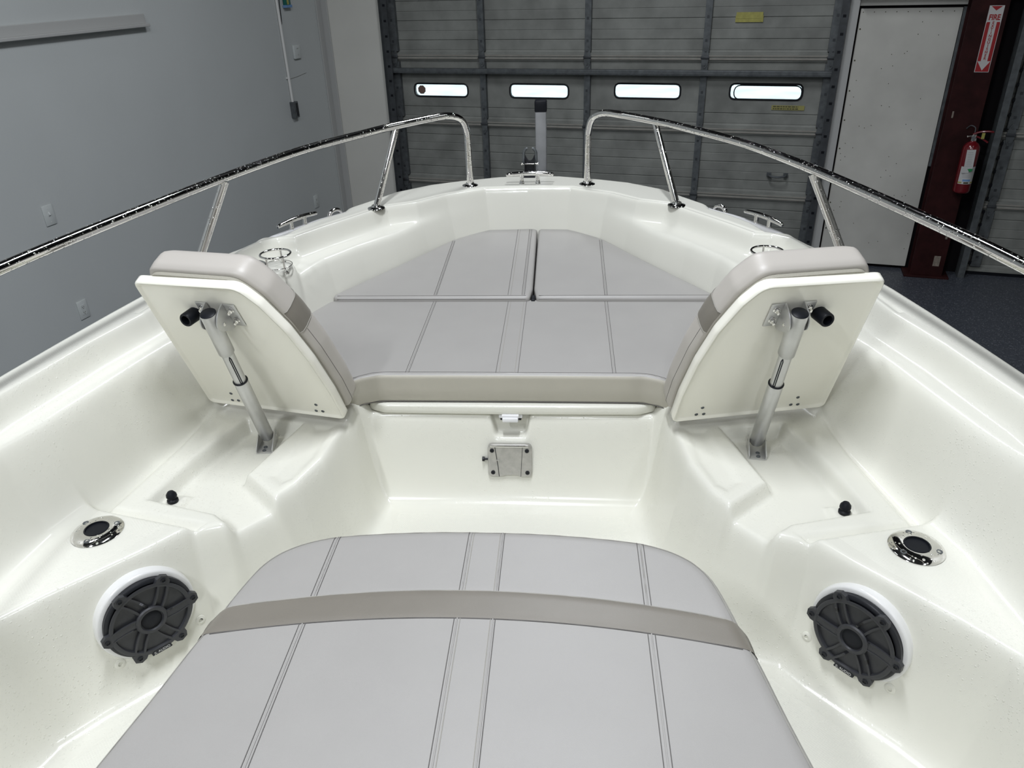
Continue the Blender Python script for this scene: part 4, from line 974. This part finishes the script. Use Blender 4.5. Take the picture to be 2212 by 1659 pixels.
    import_dir = Ft.inverted().to_3x3() @ Vector((-.55*sx, -1, .35)); a0 = math.atan2(import_dir.y, import_dir.x)
    vs = []; 
    for k in range(13):
        h_ = .142+.108*k/12; dw = .22 if 0 < k < 12 else .08
        vs += [(.01685*math.cos(a0-dw), .01685*math.sin(a0-dw), h_), (.01685*math.cos(a0+dw), .01685*math.sin(a0+dw), h_)]
    q.add(T(Ft, vs), [(2*k, 2*k+1, 2*k+3, 2*k+2) for k in range(12)]); o = obj('strut_slot', q, m_blk, t, 0); o['label'] = 'dark slot in the strut'
    q = MB(); lathe(q, [(.0172, .2445), (.0206, .2450), (.0206, .2475), (.0172, .2480)], Ft, 32); obj('strut_ring', q, m_blk, s2, 40)
    # upper brackets: two angles with an ear each
    for sg in (-1, 1):
        q = MB(); pass
        cu_ = -.0225+sg*.0225; cw = .441
        ear = [(.0, -.045), (-.012, -.044), (-.036, -.024), (-.052, -.004), (-.050, .014), (-.030, .032), (0, .040)]
        ear = spline([(p[0], p[1]) for p in ear], 4)
        vs = [(cu_, cw+p[1], p[0]) for p in ear]+[(cu_+sg*.003, cw+p[1], p[0]) for p in ear]; n_ = len(ear)
        q.add(T(F, vs), [(k, (k+1) % n_, n_+(k+1) % n_, n_+k) for k in range(n_)]+[tuple(range(n_)), tuple(range(n_, 2*n_))])
        box(q, (cu_+sg*.018, cw-.003, .002), (.034, .078, .0035), F, .001)
        b = obj('hinge_bracket', q, m_alu, t, 30)
        for dw in (-.022, .022):
            q = MB(); Fb2 = F @ Matrix.Translation((cu_+sg*.019, cw+dw*.85, .0)) @ Matrix.Rotation(PI, 4, 'X'); lathe(q, [(.009, .0), (.009, .002), (.0068, .0025), (.0068, .008), (.0050, .009), (.0042, .016), (0, .018)], Fb2, 12); obj('acorn_nut', q, m_chrd, b, 30)
        q = MB(); lathe(q, [(.0055, 0), (.005, .0025), (.002, .0032), (0, .0032)], F @ Matrix.Translation((cu_+sg*.003, cw-.004, -.030)) @ Matrix.Rotation(sg*PI/2, 4, 'Y'), 16); obj('pivot_pin', q, m_chrd, b, 40)
    # rubber stop on the panel
    q = MB(); Fk = F @ Matrix.Translation((.054, .431, .004)) @ Matrix.Rotation(PI+.35, 4, 'X') @ Matrix.Rotation(.08, 4, 'Y')
    lathe(q, [(.0192, .0), (.0190, .004), (.0185, .042), (.017, .0445), (.0125, .044), (.0115, .018), (0, .018)], Fk, 32); o = obj('rubber_stop', q, m_rub, t, 40); o['label'] = 'black rubber stop'
    # screw heads near the lower edge
    for (u, w_) in ((.132, .062), (.144, .026), (.122, .028), (-.151, .058), (-.140, .026), (-.162, .027)):
        q = MB(); lathe(q, [(.0052, 0), (.0048, .0015), (.0026, .0022), (.0022, .0010), (0, .0010)], F @ Matrix.Translation((u, w_, .0045)) @ Matrix.Rotation(PI, 4, 'X'), 14); obj('screw', q, m_galv, p, 40)
    # foot bracket
    yv = Vector((0, 1, 0)); q = MB(); Ff = Matrix.Translation((sx*.713, 1.868, ZR+H)) @ Matrix.Rotation(sx*-.12, 4, 'Z')
    box(q, (0, 0, .0018), (.046, .075, .0035), Ff, .001)
    for sg in (-1, 1):
        pr_ = [(-.037, .002), (.037, .002), (.037, .026), (.028, .040), (.012, .040), (-.037, .012)]
        vs = [(sg*.0215, p_[0], p_[1]) for p_ in pr_]+[(sg*.0245, p_[0], p_[1]) for p_ in pr_]
        q.add(T(Ff, vs), [(k, (k+1) % 6, 6+(k+1) % 6, 6+k) for k in range(6)]+[tuple(range(6)), tuple(range(6, 12))])
    fb = obj('foot_bracket', q, m_alu, t, 30)
    q = MB(); cyl(q, Ff @ Vector((-.027, .020, .028)), Ff @ Vector((.027, .020, .028)), .004, 12); obj('foot_pin', q, m_chrd, fb, 40)
    for yy in (-.026, -.008):
        q = MB(); lathe(q, [(.006, 0), (.0055, .002), (.003, .003), (0, .002)], Ff @ Matrix.Translation((.003*sx, yy, .0035)), 14); obj('screw', q, m_galv, fb, 40)
    return t
backrest(-1); backrest(1)

# ================================================================== SPEAKERS in the side walls
def speaker(side):
    n_ = Vector((-side*.742, -.667, .045)).normalized()
    o_ = Vector((.169, 0, H))+(Vector((side*.833, 1.306, -1.357+H))-Vector((.169, 0, H)))*.979
    x = Vector((side*.667, -.742, 0)) if side > 0 else Vector((.667, .742, 0))
    F = frame(o_, n_, x) @ Matrix.Scale(.955, 4)
    Rr = .105
    # white flared pad
    q = MB(); lathe(q, [(.1205, -.06), (.1200, -.014), (.1185, -.008), (.115, -.006), (.106, -.006), (.100, -.02)], F, 72)
    sp_ = obj('speaker', q, m_gelw, boat, 50); sp_['label'] = '%s speaker in its white surround' % ('left' if side < 0 else 'right')
    q = MB(); lathe(q, [(.106, -.004), (.107, .006), (.103, .010), (.097, .010), (.095, .002), (.093, -.012), (.080, -.016)], F, 72); obj('basket_ring', q, m_blk, sp_, 50)
    q = MB(); lathe(q, [(.094, -.016), (.086, -.010), (.078, -.015), (.055, -.034), (.030, -.046), (0, -.046)], F, 64); obj('speaker_cone', q, m_cone, sp_, 60)
    # grille: hub ring, six double spokes curling to six screwed tabs
    rot0 = 0.
    # screw tab direction: one pair runs level through the hub
    tabs = []
    Fi = F.inverted()
    up = Vector((0, 0, 1)); upl = (Fi.to_3x3() @ up); a_up = math.atan2(upl.y, upl.x)
    # tab angles measured from 'up' towards the outside of the boat
    base = a_up+math.radians(30)
    q = MB(); hubs = [(.036, .012), (.038, .020), (.035, .0235), (.028, .0235), (.026, .018)]
    lathe(q, hubs, F, 48)
    def seg(pts, w_, h0=.013, h1=.019, wend=None):
        P = [np.array(p) for p in pts]; m = len(P); L2 = []; R2 = []
        for i in range(m):
            t_ = P[min(i+1, m-1)]-P[max(i-1, 0)]; t_ /= np.linalg.norm(t_); nn = np.array([-t_[1], t_[0]]); ww = (w_ if wend is None else w_+(wend-w_)*i/(m-1))/2
            L2.append(P[i]+nn*ww); R2.append(P[i]-nn*ww)
        for i in range(m-1):
            ol = [L2[i], L2[i+1], R2[i+1], R2[i]]
            vs = [(p[0], p[1], h0) for p in ol]+[(p[0], p[1], h1) for p in ol]
            q.add(T(F, vs), [(0, 1, 2, 3), (4, 7, 6, 5), (0, 4, 5, 1), (1, 5, 6, 2), (2, 6, 7, 3), (3, 7, 4, 0)])
    def pol(r, a): return (r*math.cos(a), r*math.sin(a))
    curl = .20 if side < 0 else -.20
    for k in range(6):
        a = base+k*PI/3
        wide = k in (1, 4)
        if wide:
            seg([pol(r_, a+curl*(((r_-.036)/.07)-1)*1.0) for r_ in np.linspace(.034, .098, 9)], .020, wend=.016)
            for sg in (-1, 1): seg([pol(r_, a+curl*(((r_-.036)/.07)-1)+sg*.0105/r_) for r_ in np.linspace(.034, .094, 9)], .003, .019, .0205)
        else:
            for sg in (-1, 1): seg([pol(r_, a+curl*(((r_-.036)/.07)-1)+sg*.0115/r_) for r_ in np.linspace(.034, .096, 9)], .0055)
        tb_ = [(.092, -.0175), (.106, -.0165), (.1165, -.008), (.1165, .008), (.106, .0165), (.092, .0175)]
        ol = [(r_*math.cos(a)-t_*math.sin(a), r_*math.sin(a)+t_*math.cos(a)) for r_, t_ in tb_]
        extr(q, ol, .008, .0195, F)
    g = obj('grille', q, m_gril, sp_, 30)
    q = MB(); lathe(q, [(.094, .011), (.099, .018), (.095, .020), (.089, .019), (.087, .012)], F, 72); obj('grille_ring', q, m_gril, sp_, 50)
    for k in range(6):
        a = base+k*PI/3; q = MB(); lathe(q, [(.0068, .0), (.0068, .002), (.0045, .003), (.0038, .0008), (0, .0008)], F @ Matrix.Translation((Rr*math.cos(a), Rr*math.sin(a), .0195)), 16); obj('grille_screw', q, m_blk, sp_, 40)
    q = MB(); lathe(q, [(.0265, .016), (.024, .0195), (.012, .021), (0, .0212)], F, 40); o = obj('hub_cap', q, m_dust, sp_, 60)
    # badge with the maker's lettering on the lower edge
    ab = -PI/2; a_dn = a_up+PI
    Bm = F @ Matrix.Rotation(a_dn+PI/2, 4, 'Z') @ Matrix.Translation((0, -.0975, .0205))
    q = MB(); ol = round_poly([(-.026, -.0055), (.026, -.0055), (.022, .0055), (-.022, .0055)], .003); extr(q, ol, -.008, .0, Bm); obj('badge', q, m_blk, sp_, 0)
    text('badge_lettering', 'JL AUDIO', .0095, Bm @ Matrix.Translation((0, 0, .0004)), m_tagw, sp_, .0002)
    return sp_
speaker(-1); speaker(1)
# small drain / snap fittings beside the speakers
def hit_liner(P):
    c = np.array((.169, 0, H)); d = np.array(P)-c; t = np.linspace(.7, 1.15, 900); Q = c+t[:, None]*d
    z = liner_height(np.abs(Q[:, 0]), Q[:, 1])[0]+H; k = int(np.argmax(Q[:, 2] < z)); return Vector(Q[k])
for sd in (-1, 1):
    for (x, y, z) in ((.757, 1.383, -1.445), (.915, 1.262, -1.475)):
        n_ = Vector((-sd*.73, -.67, .12)); F = frame(hit_liner(V(sd*x, y, z)), n_)
        q = MB(); lathe(q, [(.0125, -.012), (.0125, .0015), (.010, .003), (.0055, .0035), (.005, -.004), (0, -.004)], F, 24); o = obj('hole_fitting', q, m_gelc, boat, 40)
        q = MB(); lathe(q, [(.0052, .0), (0, .0)], F, 16); obj('fitting_bore', q, m_galv, o, 0)

# ================================================================== TRAILER
tr = thing('boat_trailer', 'grey trailer under the boat, its winch post rising past the bow', 'trailer', (0, 1.0, 0))
q = MB(); box(q, (.047, 3.82, 1.12), (.053, .053, 1.53), None, .006); o = obj('winch_post', q, m_post, tr, 30)
q = MB(); box(q, (.047, 3.82, 1.868), (.058, .058, .055), None, .008); o2 = obj('post_cap', q, m_rub, o, 30); o2['label'] = 'black post cap'
q = MB(); box(q, (.0, 2.6, .33), (.08, 4.2, .08), None, .006); obj('tongue_beam', q, m_post, tr, 0)
for sx in (-1, 1):
    q = MB(); box(q, (sx*.62, .6, .36), (.06, 3.6, .08), None, .004); obj('side_beam', q, m_post, tr, 0)
    q = MB(); box(q, (sx*.45, .5, .455), (.09, 2.6, .05), None, .004); obj('bunk', q, m_blk, tr, 0)
    q = MB(); lathe(q, [(.0, -.09), (.20, -.09), (.30, -.08), (.33, -.05), (.33, .05), (.30, .08), (.20, .09), (0, .09)], frame((sx*1.0, -.2, .33), (1, 0, 0)), 40); obj('wheel', q, m_tyre, tr, 40)
    q = MB(); lathe(q, [(.0, 0), (.17, .0), (.18, .006), (0, .012)], frame((sx*1.09, -.2, .33), (sx, 0, 0)), 32); obj('hub', q, m_galv, tr, 40)
q = MB(); box(q, (0, -.2, .33), (1.9, .05, .05)); obj('axle', q, m_post, tr, 0)
q = MB(); box(q, (0, 1.9, .34), (1.3, .06, .06)); obj('cross_beam', q, m_post, tr, 0)
q = MB(); cyl(q, (0, 4.55, .0), (0, 4.55, .33), .03, 16); obj('jack_leg', q, m_post, tr, 30)
